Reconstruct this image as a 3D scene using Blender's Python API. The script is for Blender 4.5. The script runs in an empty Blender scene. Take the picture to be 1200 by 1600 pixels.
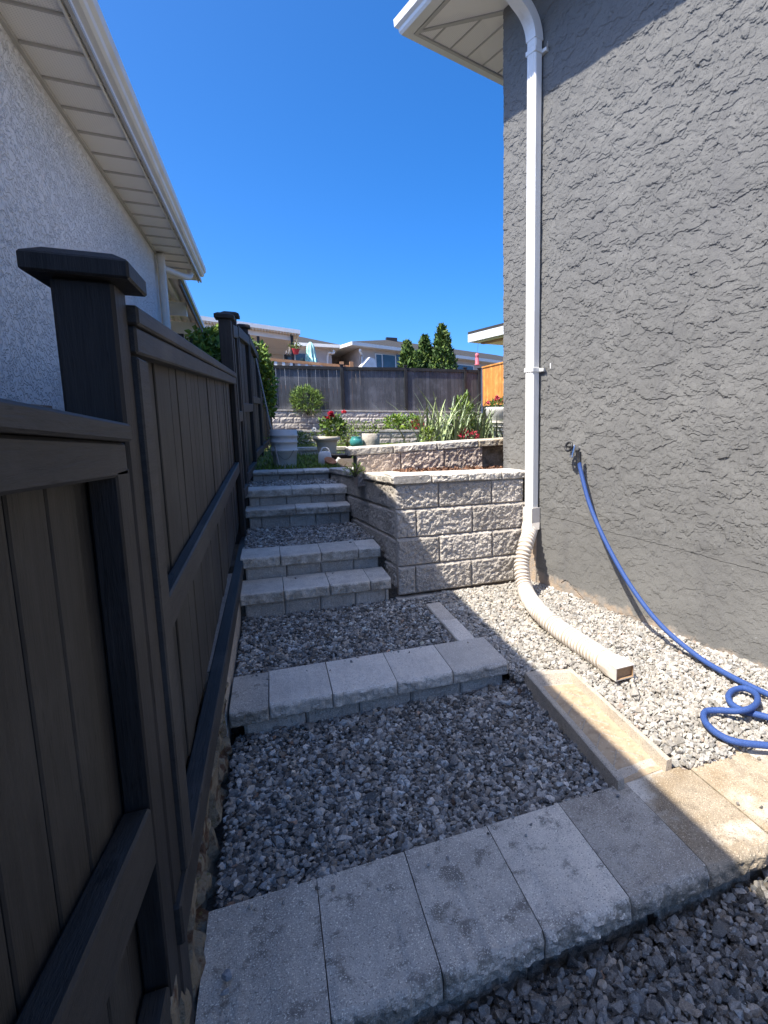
import bpy, math, random
import numpy as np
from mathutils import Vector, Matrix

# ------------------------------------------------------------------ camera, sky, sun, exposure
S = bpy.context.scene
COL = S.collection
FPX, PPX, PPY = 849.0, 789.0, 789.0
YAW, PIT = math.radians(23.22), math.radians(8.37)
EYE = np.array([0.0, 0.0, 1.5])
cd = bpy.data.cameras.new('camera')
cam = bpy.data.objects.new('camera', cd); COL.objects.link(cam)
cam.location = EYE
cam.rotation_euler = (math.pi / 2 - PIT, 0, -YAW)
cd.sensor_width = 36; cd.lens = FPX / 1600 * 36
cd.shift_x = (600 - PPX) / 1600; cd.shift_y = (PPY - 800) / 1600
cd.clip_start = 0.02; cd.clip_end = 2000
S.camera = cam

SUNV = Vector((-1.0, -0.34, 1.72)).normalized()          # towards the sun
w = bpy.data.worlds.new("World"); S.world = w; w.use_nodes = True
wt = w.node_tree
sky = wt.nodes.new('ShaderNodeTexSky'); sky.sky_type = 'NISHITA'; sky.sun_disc = False
sky.sun_elevation = math.asin(SUNV.z); sky.sun_rotation = math.atan2(SUNV.x, SUNV.y)
sky.altitude = 1200; sky.air_density = 0.75; sky.dust_density = 6.0; sky.ozone_density = 10.0
bg = wt.nodes['Background']; bg.inputs['Strength'].default_value = 0.15
hsv = wt.nodes.new('ShaderNodeHueSaturation'); hsv.inputs['Saturation'].default_value = 1.22
wt.links.new(sky.outputs[0], hsv.inputs['Color']); wt.links.new(hsv.outputs[0], bg.inputs[0])
ld = bpy.data.lights.new('sun', 'SUN'); ld.energy = 3.8; ld.angle = math.radians(0.53); ld.color = (1.0, 0.93, 0.81)
sun = bpy.data.objects.new('sun', ld); COL.objects.link(sun)
sun.rotation_euler = (-SUNV).to_track_quat('-Z', 'Y').to_euler()
S.view_settings.view_transform = 'Standard'; S.view_settings.look = 'None'
S.view_settings.exposure = 1.15; S.view_settings.gamma = 1.0

def ray(x, y):
    cy, sy, cp, sp = math.cos(YAW), math.sin(YAW), math.cos(PIT), math.sin(PIT)
    r = np.array([cy, -sy, 0]); f = np.array([sy * cp, cy * cp, -sp]); u = np.cross(r, f)
    return f + r * (x - PPX) / FPX + u * (PPY - y) / FPX
def on_z(x, y, z): d = ray(x, y); return EYE + d * (z - EYE[2]) / d[2]
def on_y(x, y, Y): d = ray(x, y); return EYE + d * (Y - EYE[1]) / d[1]

rng = np.random.default_rng(7)
random.seed(7)

# ------------------------------------------------------------------ numpy noise
def vnoise(x, y, seed=0):
    x = np.asarray(x, float); y = np.asarray(y, float)
    xi = np.floor(x).astype(np.int64); yi = np.floor(y).astype(np.int64)
    fx = x - xi; fy = y - yi
    fx = fx * fx * (3 - 2 * fx); fy = fy * fy * (3 - 2 * fy)
    def h(a, b):
        n = (a * 374761393 + b * 668265263 + seed * 982451653) & 0x7fffffff
        n = ((n ^ (n >> 13)) * 1274126177) & 0x7fffffff
        return ((n ^ (n >> 16)) & 0xffff) / 65535.0
    return (h(xi, yi) * (1 - fx) + h(xi + 1, yi) * fx) * (1 - fy) + (h(xi, yi + 1) * (1 - fx) + h(xi + 1, yi + 1) * fx) * fy
def fbm(x, y, seed=0, oct=4):
    a = 0; s = 0.5
    for o in range(oct):
        a = a + s * vnoise(np.asarray(x) * 2 ** o, np.asarray(y) * 2 ** o, seed + o * 17); s *= .5
    return a

# ------------------------------------------------------------------ materials
class NT:
    def __init__(s, name):
        s.m = bpy.data.materials.new(name); s.m.use_nodes = True
        s.t = s.m.node_tree; s.b = s.t.nodes['Principled BSDF']
    def n(s, typ, **k):
        o = s.t.nodes.new(typ)
        for a, v in k.items(): setattr(o, a, v)
        return o
    def l(s, a, b): s.t.links.new(a, b)
    def coords(s, scale=(1, 1, 1), kind='Object'):
        tc = s.n('ShaderNodeTexCoord'); mp = s.n('ShaderNodeMapping')
        mp.inputs['Scale'].default_value = scale
        s.l(tc.outputs[kind], mp.inputs[0]); return mp.outputs[0]
    def noise(s, vec, scale, detail=4, rough=.55, dist=0):
        o = s.n('ShaderNodeTexNoise'); o.inputs['Scale'].default_value = scale
        o.inputs['Detail'].default_value = detail; o.inputs['Roughness'].default_value = rough
        o.inputs['Distortion'].default_value = dist
        s.l(vec, o.inputs['Vector']); return o.outputs['Fac']
    def ramp(s, fac, lo, hi, a=0.0, b=1.0, smooth=True):
        o = s.n('ShaderNodeMapRange'); o.interpolation_type = 'SMOOTHSTEP' if smooth else 'LINEAR'
        o.inputs[1].default_value = lo; o.inputs[2].default_value = hi
        o.inputs[3].default_value = a; o.inputs[4].default_value = b
        s.l(fac, o.inputs[0]); return o.outputs[0]
    def math(s, op, a, b=None, c=None):
        o = s.n('ShaderNodeMath', operation=op)
        for i, v in enumerate((a, b, c)):
            if v is None: continue
            if isinstance(v, (int, float)): o.inputs[i].default_value = v
            else: s.l(v, o.inputs[i])
        return o.outputs[0]
    def mix(s, fac, a, b, blend='MIX'):
        o = s.n('ShaderNodeMix', data_type='RGBA', blend_type=blend)
        for i, v in ((0, fac), (6, a), (7, b)):
            if isinstance(v, (int, float)): o.inputs[i].default_value = v
            elif isinstance(v, tuple): o.inputs[i].default_value = v if len(v) == 4 else v + (1,)
            else: s.l(v, o.inputs[i])
        return o.outputs[2]
    def attr(s, name='Col'):
        o = s.n('ShaderNodeAttribute'); o.attribute_name = name; return o.outputs['Color']
    def color(s, c): 
        if isinstance(c, tuple): s.b.inputs['Base Color'].default_value = c if len(c) == 4 else c + (1,)
        else: s.l(c, s.b.inputs['Base Color'])
    def bump(s, h, dist, strength=1.0, prev=None):
        o = s.n('ShaderNodeBump'); o.inputs['Distance'].default_value = dist; o.inputs['Strength'].default_value = strength
        s.l(h, o.inputs['Height'])
        if prev is not None: s.l(prev, o.inputs['Normal'])
        return o.outputs[0]
    def done(s, rough=.85, spec=.3, normal=None, metal=0):
        s.b.inputs['Roughness'].default_value = rough
        s.b.inputs['Specular IOR Level'].default_value = spec; s.b.inputs['Metallic'].default_value = metal
        if normal is not None: s.l(normal, s.b.inputs['Normal'])
        return s.m

def mat(name, base, var=(), bumps=(), rough=.85, spec=.3, metal=0, usecol=False):
    """base colour; var = (scale, colour, lo, hi, detail, stretch); bumps = (scale, distance, detail, stretch)"""
    k = NT(name); c = base if len(base) == 4 else base + (1,)
    if usecol: c = k.mix(1.0, c, k.attr(), 'MULTIPLY')
    for v in var:
        sc, col, lo, hi = v[:4]; det = v[4] if len(v) > 4 else 4; st = v[5] if len(v) > 5 else (1, 1, 1)
        c = k.mix(k.ramp(k.noise(k.coords(st), sc, det), lo, hi), c, col)
    k.color(c)
    nrm = None
    for v in bumps:
        sc, di = v[:2]; det = v[2] if len(v) > 2 else 4; st = v[3] if len(v) > 3 else (1, 1, 1)
        nrm = k.bump(k.noise(k.coords(st), sc, det), di, 1.0, nrm)
    return k.done(rough, spec, nrm, metal)

# grey trowelled stucco of the house on the right (object x runs along the wall, z up)
def make_stucco():
    k = NT('dark_grey_stucco'); v = k.coords()
    sep = k.n('ShaderNodeSeparateXYZ'); k.l(v, sep.inputs[0]); X, Z = sep.outputs[0], sep.outputs[2]
    c0 = k.mix(k.ramp(k.noise(v, 1.6, 6, .6), .4, .7), (.176, .174, .166, 1), (.206, .203, .192, 1))
    c0 = k.mix(k.ramp(k.noise(v, 75, 3), .60, .72), c0, (.14, .14, .145, 1))
    c0 = k.mix(k.ramp(k.noise(v, 60, 2), .73, .77), c0, (.36, .36, .355, 1))
    c0 = k.mix(k.ramp(k.noise(k.coords((3.2, 1, .35)), 1.7, 5, .6), .50, .72, 0, .5), c0, (.15, .148, .147, 1))
    # bare concrete foot where the paint stops
    foot = k.math('ADD', Z, k.math('ADD', k.math('MULTIPLY', X, .085), k.math('MULTIPLY', k.noise(v, 8, 6, .7), .26)))
    ff = k.ramp(foot, .30, .36, 1, 0)
    c0 = k.mix(ff, c0, k.mix(k.ramp(k.noise(v, 12, 5), .35, .65), (.42, .33, .25, 1), (.30, .28, .255, 1)))
    k.color(c0)
    return k.done(.85, .15, k.bump(k.noise(v, 150, 3), .0022))

def make_left_stucco():
    k = NT('white_stucco'); v = k.coords((1, .75, 1))
    n1 = k.noise(v, 26, 4, .55, 1.4); n2 = k.noise(v, 60, 3, .6, .6)
    h = k.math('ADD', k.ramp(n1, .42, .56), k.math('MULTIPLY', n2, .35))
    k.color(k.mix(k.ramp(k.noise(v, 2, 5), .35, .7), (.92, .91, .90, 1), (.84, .83, .82, 1)))
    return k.done(.8, .3, k.bump(h, .008))

def make_concrete(name, base, dark, blot=0.0, tan=None, moss=0.0):
    k = NT(name); v = k.coords(); oi = k.n('ShaderNodeObjectInfo')
    mp = k.n('ShaderNodeVectorMath', operation='ADD'); k.l(v, mp.inputs[0])
    sc = k.n('ShaderNodeVectorMath', operation='SCALE'); sc.inputs[0].default_value = (13, 7, 5)
    k.l(oi.outputs['Random'], sc.inputs['Scale']); k.l(sc.outputs[0], mp.inputs[1]); v = mp.outputs[0]
    c = k.mix(k.ramp(k.noise(v, 5, 6, .65), .35, .7), base, dark)
    f = k.ramp(oi.outputs['Random'], 0, 1, .84, 1.14)
    c = k.mix(1.0, c, k.n('ShaderNodeCombineColor').outputs[0], 'MULTIPLY') if False else c
    hs = k.n('ShaderNodeHueSaturation'); k.l(c, hs.inputs['Color']); k.l(f, hs.inputs['Value']); c = hs.outputs[0]
    if tan: c = k.mix(k.ramp(k.noise(v, 3.3, 4, .6), .5, .66), c, tan)
    if blot:
        c = k.mix(k.math('MULTIPLY', k.ramp(k.noise(v, 11, 6, .62), .53, .65), blot), c, tuple(x * .30 for x in base[:3]) + (1,))
        c = k.mix(k.math('MULTIPLY', k.ramp(k.noise(v, 30, 4, .7), .52, .72), blot * .55), c, tuple(x * .45 for x in base[:3]) + (1,))
    c = k.mix(k.ramp(k.noise(v, 210, 2), .55, .70), c, tuple(min(1, x * 1.55) for x in base[:3]) + (1,))
    c = k.mix(k.ramp(k.noise(v, 170, 2), .57, .70), c, tuple(x * .42 for x in base[:3]) + (1,))
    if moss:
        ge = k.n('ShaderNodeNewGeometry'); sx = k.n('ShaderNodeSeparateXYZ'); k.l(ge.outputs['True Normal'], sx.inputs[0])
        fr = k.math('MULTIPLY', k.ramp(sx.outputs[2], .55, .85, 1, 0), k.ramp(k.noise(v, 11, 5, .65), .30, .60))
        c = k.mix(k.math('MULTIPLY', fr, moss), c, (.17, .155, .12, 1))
    k.color(c)
    n = k.bump(k.noise(v, 200, 3), .0034); n = k.bump(k.noise(v, 34, 4), .005, 1, n)
    return k.done(.9, .2, n)

def make_wood(name, a, b, grain, usecol=True, rough=.6):
    """grain = axis of the grain 'y' or 'z'"""
    k = NT(name); st = {'y': (14, 1.0, 14), 'z': (14, 14, 1.0), 'x': (1, 14, 14)}[grain]
    v = k.coords(st); n1 = k.noise(v, 3.2, 6, .65, .6); n2 = k.noise(k.coords(tuple(x * 3 for x in st)), 5, 4, .6)
    c = k.mix(k.ramp(n1, .3, .7), a, b)
    c = k.mix(k.ramp(k.noise(k.coords(), 2.4, 6, .65), .45, .75), c, tuple(x * 1.55 for x in b[:3]) + (1,))
    c = k.mix(k.ramp(k.noise(k.coords(tuple(x ** .5 for x in st)), 6, 5, .7), .60, .75), c, tuple(x * .5 for x in a[:3]) + (1,))
    c = k.mix(k.ramp(n2, .60, .72), c, tuple(x * .35 for x in a[:3]) + (1,))
    vo = k.n('ShaderNodeTexVoronoi'); vo.inputs['Scale'].default_value = 4.2; k.l(k.coords({'y': (1, .6, 1), 'z': (1, 1, .6), 'x': (.6, 1, 1)}[grain]), vo.inputs['Vector'])
    kn = k.ramp(k.math('ADD', vo.outputs['Distance'], k.math('MULTIPLY', n1, .03)), .045, .075, 1, 0)
    c = k.mix(k.math('MULTIPLY', kn, .8), c, tuple(x * .25 for x in a[:3]) + (1,))
    if usecol: c = k.mix(1.0, c, k.attr(), 'MULTIPLY')
    k.color(c); n = k.bump(n2, .0012); n = k.bump(n1, .002, 1, n)
    return k.done(rough, .35, n)

def make_vented(axis):
    k = NT('vented_soffit_metal'); tc = k.n('ShaderNodeTexCoord')
    vo = k.n('ShaderNodeTexVoronoi'); vo.inputs['Scale'].default_value = 75; vo.inputs['Randomness'].default_value = 0.0
    k.l(tc.outputs['Object'], vo.inputs['Vector'])
    f = k.ramp(vo.outputs['Distance'], .22, .30, 1, 0)
    f = k.math('MULTIPLY', f, k.ramp(k.noise(k.coords(), 2.2, 0), .44, .5))
    k.color(k.mix(k.math('MULTIPLY', f, .35), (.92, .90, .86, 1), (.33, .33, .33, 1)))
    return k.done(.5, .4)

M = {}
M['stucco'] = make_stucco(); M['wstucco'] = make_left_stucco()
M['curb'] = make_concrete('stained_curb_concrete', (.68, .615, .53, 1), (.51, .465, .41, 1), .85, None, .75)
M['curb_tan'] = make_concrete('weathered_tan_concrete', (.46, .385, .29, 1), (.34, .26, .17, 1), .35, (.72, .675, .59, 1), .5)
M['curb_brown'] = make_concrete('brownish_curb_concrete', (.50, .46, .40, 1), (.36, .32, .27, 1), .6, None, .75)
M['cap'] = make_concrete('pale_cap_concrete', (.76, .695, .61, 1), (.63, .575, .51, 1), .12, None, .45)
M['block'] = make_concrete('split_block_concrete', (.53, .485, .43, 1), (.42, .38, .335, 1), 0)
M['step'] = make_concrete('step_concrete', (.70, .64, .56, 1), (.55, .50, .44, 1), .2, None, .55)
M['pink'] = make_concrete('pinkish_block_concrete', (.54, .45, .38, 1), (.44, .355, .29, 1), 0)
M['splash'] = make_concrete('splash_concrete', (.50, .43, .34, 1), (.37, .34, .30, 1), .2)
M['sand'] = mat('sandy_sediment', (.48, .37, .25), [(22, (.36, .27, .18, 1), .45, .7, 5), (60, (.56, .47, .36, 1), .55, .7)], [(120, .003), (30, .004)], .95)
M['board'] = make_wood('dark_stained_boards', (.0185, .018, .0165, 1), (.0335, .0325, .0295, 1), 'z')
M['rail'] = make_wood('dark_stained_rail', (.028, .0275, .0265, 1), (.046, .0445, .042, 1), 'y')
M['post'] = make_wood('black_stained_post', (.014, .014, .014, 1), (.026, .025, .025, 1), 'z')
M['backboard'] = make_wood('black_back_fence_boards', (.046, .048, .054, 1), (.072, .074, .082, 1), 'z')
M['cedar'] = make_wood('orange_cedar', (.60, .24, .05, 1), (.72, .32, .08, 1), 'z')
M['decklog'] = make_wood('brown_deck_wood', (.33, .17, .08, 1), (.42, .23, .12, 1), 'x')
M['white'] = mat('white_metal', (.78, .78, .76), [(3, (.66, .66, .63, 1), .45, .75, 5)], [(60, .0006)], .42, .5)
M['pipe'] = mat('white_downspout_metal', (.82, .81, .78), [(5, (.66, .62, .56, 1), .55, .78, 5, (1, 1, .3))], [(30, .0005)], .4, .5)
M['cream'] = mat('cream_trim_metal', (.84, .82, .76), [(3, (.74, .72, .67, 1), .45, .75, 5)], [], .45, .4)
M['vent'] = make_vented('y')
M['ribline'] = mat('soffit_seam', (.52, .51, .48), [], [], .5)
M['shingle'] = mat('asphalt_shingle', (.038, .037, .036), [(40, (.075, .072, .07, 1), .4, .7, 3, (1, 1, 3)), (300, (.05, .05, .05, 1), .55, .7)], [(60, .01)], .95)
M['flex'] = mat('white_flexible_plastic', (.74, .68, .61), [(9, (.60, .51, .42, 1), .45, .72, 5)], [(80, .0005)], .5, .4)
M['flexrib'] = mat('ribbed_flexible_plastic', (.76, .70, .63), [(9, (.60, .51, .42, 1), .48, .75, 5)], [(80, .0005)], .5, .4, usecol=True)
M['rust'] = mat('brown_mouth_inside', (.46, .30, .17), [(40, (.42, .28, .16, 1), .4, .7)], [(90, .002)], .9)
M['hose'] = mat('blue_hose_fabric', (.032, .072, .235), [(300, (.05, .11, .33, 1), .45, .6, 2)], [(380, .0012, 2)], .6, .3)
M['black'] = mat('black_plastic', (.02, .02, .022), [(30, (.05, .05, .05, 1), .5, .7)], [(80, .001)], .4, .5)
M['chrome'] = mat('worn_chrome', (.62, .62, .63), [(60, (.12, .12, .12, 1), .55, .7)], [], .25, .5, .9)
M['soil'] = mat('ground_soil', (.10, .08, .062), [(6, (.16, .13, .10, 1), .4, .7), (90, (.05, .04, .03, 1), .5, .7)], [(30, .02), (150, .006)], .95)
M['lawn_soil'] = mat('lawn_earth', (.07, .09, .03), [(3, (.16, .15, .06, 1), .45, .7, 5)], [(60, .02)], .95)
M['footing'] = mat('broken_footing', (.22, .19, .14), [(9, (.30, .265, .20, 1), .52, .62, 5), (16, (.10, .06, .04, 1), .50, .62, 5), (40, (.16, .14, .06, 1), .6, .7)], [(22, .02), (120, .004)], .95)
M['plank'] = mat('bare_foundation', (.50, .39, .29), [(14, (.40, .34, .29, 1), .45, .6), (40, (.62, .44, .24, 1), .6, .7)], [(60, .006)], .9)
M['wall_far'] = mat('cream_house_stucco', (.62, .54, .47), [(1.5, (.56, .49, .43, 1), .4, .7)], [(30, .01)], .9)
M['glass'] = mat('dark_window_glass', (.02, .03, .05), [(.6, (.06, .10, .17, 1), .4, .6)], [], .06, .8)
M['turq'] = mat('turquoise_canvas', (.42, .70, .62), [(6, (.30, .58, .52, 1), .4, .7)], [], .9)
M['red'] = mat('red_glazed_pot', (.50, .05, .06), [(8, (.40, .05, .05, 1), .5, .7)], [], .5)
M['pinkf'] = mat('pink_plastic', (.75, .18, .22), [(20, (.6, .1, .15, 1), .5, .7)], [], .5)
M['whitepot'] = mat('white_plastic_pot', (.78, .76, .71), [(7, (.66, .62, .55, 1), .5, .75, 5)], [(20, .001)], .5, .4)
M['bucket'] = mat('white_bucket_plastic', (.66, .66, .65), [(6, (.50, .49, .47, 1), .5, .75, 5)], [(20, .001)], .5, .4)
M['creampot'] = mat('cream_ceramic', (.64, .58, .46), [(7, (.52, .46, .36, 1), .45, .7, 5)], [(20, .001)], .5, .4)
M['tealpot'] = mat('teal_glazed_ceramic', (.05, .26, .25), [(9, (.08, .35, .32, 1), .4, .7)], [], .25, .6)
M['stonepot'] = mat('round_concrete_pot', (.50, .46, .40), [(9, (.38, .34, .29, 1), .4, .7, 5)], [(40, .01)], .95)
M['terra'] = mat('terracotta', (.42, .18, .09), [(9, (.52, .30, .20, 1), .5, .7, 5)], [(40, .003)], .9)
M['leaf'] = mat('green_leaf', (.10, .17, .035), usecol=True, var=[], rough=.6)
M['conifer'] = mat('conifer_leaf', (.075, .13, .03), usecol=True, rough=.7)
M['strap'] = mat('grey_green_strap_leaf', (.27, .33, .20), usecol=True, rough=.55)
M['grass'] = mat('grass_blade', (.12, .19, .035), usecol=True, rough=.7)
M['flower'] = mat('flower_petal', (.62, .05, .08), usecol=True, rough=.6)
M['stem'] = mat('plant_stem', (.10, .09, .045), [(20, (.06, .05, .03, 1), .4, .7)], [(40, .003)], .9)
M['trunk'] = mat('tree_bark', (.11, .075, .05), [(20, (.06, .04, .03, 1), .4, .7, 4, (1, 1, .2))], [(40, .01)], .95)
M['mulch'] = mat('bark_mulch_piece', (.20, .12, .08), usecol=True, rough=.95)
M['metalpole'] = mat('grey_garden_pole', (.30, .29, .27), [(20, (.2, .18, .16, 1), .5, .7)], [], .6)
M['steel'] = mat('painted_dark_post', (.03, .03, .035), [], [], .5)
M['stuccobase'] = mat('exposed_wall_foot', (.34, .22, .16), [(14, (.52, .42, .34, 1), .48, .6, 5)], [(50, .01)], .95)
def make_stone():
    k = NT('crushed_granite'); v = k.coords()
    c = k.attr()
    c = k.mix(k.ramp(k.noise(v, 160, 4, .7), .35, .7), c, k.mix(1.0, c, (.58, .59, .62, 1), 'MULTIPLY'))
    c = k.mix(k.ramp(k.noise(v, 420, 2), .62, .72), c, (.55, .55, .55, 1))
    k.color(c); return k.done(.85, .3, k.bump(k.noise(v, 220, 3), .0012))
M['stone'] = make_stone()

# ------------------------------------------------------------------ mesh helpers
class MB:
    def __init__(s): s.v = []; s.f = []; s.c = []; s.smooth = []
    def add(s, v, f, col=None, smooth=False):
        o = len(s.v); s.v += [tuple(float(a) for a in p) for p in v]; s.f += [tuple(i + o for i in q) for q in f]
        s.c += [col if col is not None else (1, 1, 1)] * len(v); s.smooth += [smooth] * len(f)
    def box(s, x0, y0, z0, x1, y1, z1, col=None, bev=0.0):
        if x1 < x0: x0, x1 = x1, x0
        if y1 < y0: y0, y1 = y1, y0
        if z1 < z0: z0, z1 = z1, z0
        b = min(bev, (x1 - x0) / 2.2, (y1 - y0) / 2.2, (z1 - z0) / 2.2)
        if b <= 0:
            v = [(x, y, z) for z in (z0, z1) for y in (y0, y1) for x in (x0, x1)]
            s.add(v, [(0, 2, 3, 1), (4, 5, 7, 6), (0, 1, 5, 4), (2, 6, 7, 3), (0, 4, 6, 2), (1, 3, 7, 5)], col); return
        v = []; idx = {}
        for sx in (0, 1):
            for sy in (0, 1):
                for sz in (0, 1):
                    X = (x0, x1)[sx]; Y = (y0, y1)[sy]; Z = (z0, z1)[sz]
                    dx = b * (1 - 2 * sx); dy = b * (1 - 2 * sy); dz = b * (1 - 2 * sz)
                    for a, p in enumerate(((X, Y + dy, Z + dz), (X + dx, Y, Z + dz), (X + dx, Y + dy, Z))):
                        idx[(sx, sy, sz, a)] = len(v); v.append(p)
        f = []
        for a in range(3):
            for sd in (0, 1):
                q = []
                for (i, j) in ((0, 0), (0, 1), (1, 1), (1, 0)):
                    t = [0, 0, 0]; t[a] = sd; o = [k for k in range(3) if k != a]; t[o[0]] = i; t[o[1]] = j
                    q.append(idx[(t[0], t[1], t[2], a)])
                f.append(tuple(q))
        for a in range(3):
            o = [k for k in range(3) if k != a]
            for i in (0, 1):
                for j in (0, 1):
                    t0 = [0, 0, 0]; t0[o[0]] = i; t0[o[1]] = j; t1 = list(t0); t1[a] = 1
                    f.append((idx[(*t0, o[0])], idx[(*t0, o[1])], idx[(*t1, o[1])], idx[(*t1, o[0])]))
        for sx in (0, 1):
            for sy in (0, 1):
                for sz in (0, 1): f.append(tuple(idx[(sx, sy, sz, a)] for a in range(3)))
        s.add(v, f, col)
    def prism(s, poly, direction, col=None, smooth=False):
        """poly = list of 3d points, extruded by direction"""
        n = len(poly); d = np.array(direction, float)
        v = [np.array(p, float) for p in poly] + [np.array(p, float) + d for p in poly]
        f = [tuple(range(n))[::-1], tuple(range(n, 2 * n))] + [(i, (i + 1) % n, n + (i + 1) % n, n + i) for i in range(n)]
        s.add(v, f, col, smooth)
    def tube(s, pts, r, seg=12, col=None, cap=True, rfun=None):
        P = np.array(pts, float); n = len(P)
        T = np.gradient(P, axis=0); T /= np.linalg.norm(T, axis=1)[:, None] + 1e-12
        up = np.array([0, 0, 1.0]) if abs(T[0][2]) < .9 else np.array([1.0, 0, 0])
        a = np.cross(T[0], up); a /= np.linalg.norm(a); v = []
        for i in range(n):
            a = a - T[i] * (a @ T[i]); a /= np.linalg.norm(a) + 1e-12; b = np.cross(T[i], a)
            rr = rfun(i) if rfun else (r[i] if hasattr(r, '__len__') else r)
            for k in range(seg):
                t = 2 * math.pi * k / seg; v.append(P[i] + rr * (a * math.cos(t) + b * math.sin(t)))
        f = [(i * seg + k, i * seg + (k + 1) % seg, (i + 1) * seg + (k + 1) % seg, (i + 1) * seg + k) for i in range(n - 1) for k in range(seg)]
        s.add(v, f, col, True)
        if cap:
            s.add(v[:seg], [tuple(range(seg))], col); s.add(v[-seg:], [tuple(range(seg))], col)
    def lathe(s, prof, c=(0, 0, 0), seg=28, col=None, flute=0.0, nfl=0):
        v = []
        for (r, z) in prof:
            for k in range(seg):
                t = 2 * math.pi * k / seg; rr = r * (1 + flute * math.cos(nfl * t))
                v.append((c[0] + rr * math.cos(t), c[1] + rr * math.sin(t), c[2] + z))
        f = [(i * seg + k, i * seg + (k + 1) % seg, (i + 1) * seg + (k + 1) % seg, (i + 1) * seg + k) for i in range(len(prof) - 1) for k in range(seg)]
        s.add(v, f, col, True)
        for i in (0, len(prof) - 1):
            if prof[i][0] > 1e-4: s.add(v[i * seg:(i + 1) * seg], [tuple(range(seg))], col)
    def build(s, name, m, parent=None, sharp=True):
        me = bpy.data.meshes.new(name); me.from_pydata(s.v, [], s.f); me.update()
        if len(s.c): 
            at = me.color_attributes.new('Col', 'FLOAT_COLOR', 'POINT')
            at.data.foreach_set('color', np.hstack([np.array(s.c, np.float32), np.ones((len(s.c), 1), np.float32)]).ravel())
        me.polygons.foreach_set('use_smooth', s.smooth)
        me.materials.append(m)
        return link(name, me, parent)
def link(name, me, parent=None):
    o = bpy.data.objects.new(name, me); COL.objects.link(o)
    if parent is not None: o.parent = parent
    return o
def tag(o, label, cat, group=None):
    o['label'] = label; o['category'] = cat
    if group: o['group'] = group
    return o
def kind(o, k): o['kind'] = k; return o
def thing(name, label, cat, loc=(0, 0, 0), rz=0, group=None):
    o = bpy.data.objects.new(name, None); COL.objects.link(o); o.location = loc; o.rotation_euler = (0, 0, rz)
    return tag(o, label, cat, group)
def raw(name, V, F, m, C=None, parent=None, smooth=False):
    """V (n,3), F (m,3|4) numpy arrays -> object, quickly"""
    me = bpy.data.meshes.new(name); V = np.asarray(V, np.float32); F = np.asarray(F, np.int32)
    me.vertices.add(len(V)); me.vertices.foreach_set('co', V.ravel())
    k = F.shape[1]; me.loops.add(F.size); me.loops.foreach_set('vertex_index', F.ravel())
    me.polygons.add(len(F)); me.polygons.foreach_set('loop_start', np.arange(0, F.size, k, dtype=np.int32))
    me.update(calc_edges=True)
    me.polygons.foreach_set('use_smooth', np.full(len(F), smooth))
    if C is not None:
        at = me.color_attributes.new('Col', 'FLOAT_COLOR', 'POINT')
        at.data.foreach_set('color', np.hstack([np.asarray(C, np.float32), np.ones((len(C), 1), np.float32)]).ravel())
    me.validate(); me.materials.append(m)
    return link(name, me, parent)
def smooth_path(pts, n=10):
    P = [np.array(p, float) for p in pts]; P = [2 * P[0] - P[1]] + P + [2 * P[-1] - P[-2]]; out = []
    for i in range(1, len(P) - 2):
        for k in range(n):
            t = k / n
            out.append(.5 * ((2 * P[i]) + (-P[i - 1] + P[i + 1]) * t + (2 * P[i - 1] - 5 * P[i] + 4 * P[i + 1] - P[i + 2]) * t * t + (-P[i - 1] + 3 * P[i] - 3 * P[i + 1] + P[i + 2]) * t ** 3))
    out.append(P[-2]); return out

# ------------------------------------------------------------------ ground sheet (one sheet to the horizon, stepped like the yard)
def fence_x(y): return -.25 + (.026 * (y - 5.55) if y > 5.55 else 0)
def wall_side_x(y): return .89 - .071 * (y - 4.25)
def ground_z(x, y):
    if y > 20.1: return 1.96
    if y > 17.1: return 1.32 if x < 7.65 else 1.96
    if x < fence_x(max(y, 0)) - .16: return .30
    if x > 7.65 and y > 5: return 1.96
    if y < 1.42: return -.22
    if y > 4.62 and x > wall_side_x(y) + .20: return 1.03 if y < 9 else .92
    if y < 2.98: return -.09 + (max(0, min(1, (x - 1.2) / .3))) * (.05 + .03 * (y - 1.3))
    if y < 4.30: return .03 - (max(0, min(1, (x - 1.2) / .1))) * .03 * max(0, 1 - (y - 2.8) / 1.4)
    if y < 4.68: return .18
    if y < 6.02: return .40
    if y < 6.28: return .58
    if y < 7.28: return .77
    return .92
xs = [-300, -60, -20, -6, -2, -.6] + [x for b in (-.42, -.41) for x in (b,)] + list(np.arange(-.3, 3.2, .1)) + [4, 5, 6, 7.64, 7.66, 10, 20, 60, 300]
ys = [-60, -10, -3, 0, .6] + [1.415, 1.425, 1.8, 2.3, 2.975, 2.985, 3.3, 3.8, 4.295, 4.305, 4.615, 4.625, 4.675, 4.685, 5.3, 6.015, 6.025, 6.275, 6.285, 6.8, 7.275, 7.285, 8, 9, 9.01, 12, 15, 17.09, 17.11, 20.09, 20.11, 30, 60, 150, 600]
gm = MB(); V = [(x, y, ground_z(x, y)) for y in ys for x in xs]; nx = len(xs)
gm.add(V, [(j * nx + i, j * nx + i + 1, (j + 1) * nx + i + 1, (j + 1) * nx + i) for j in range(len(ys) - 1) for i in range(nx - 1)])
kind(gm.build('ground', M['soil']), 'structure')

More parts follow.
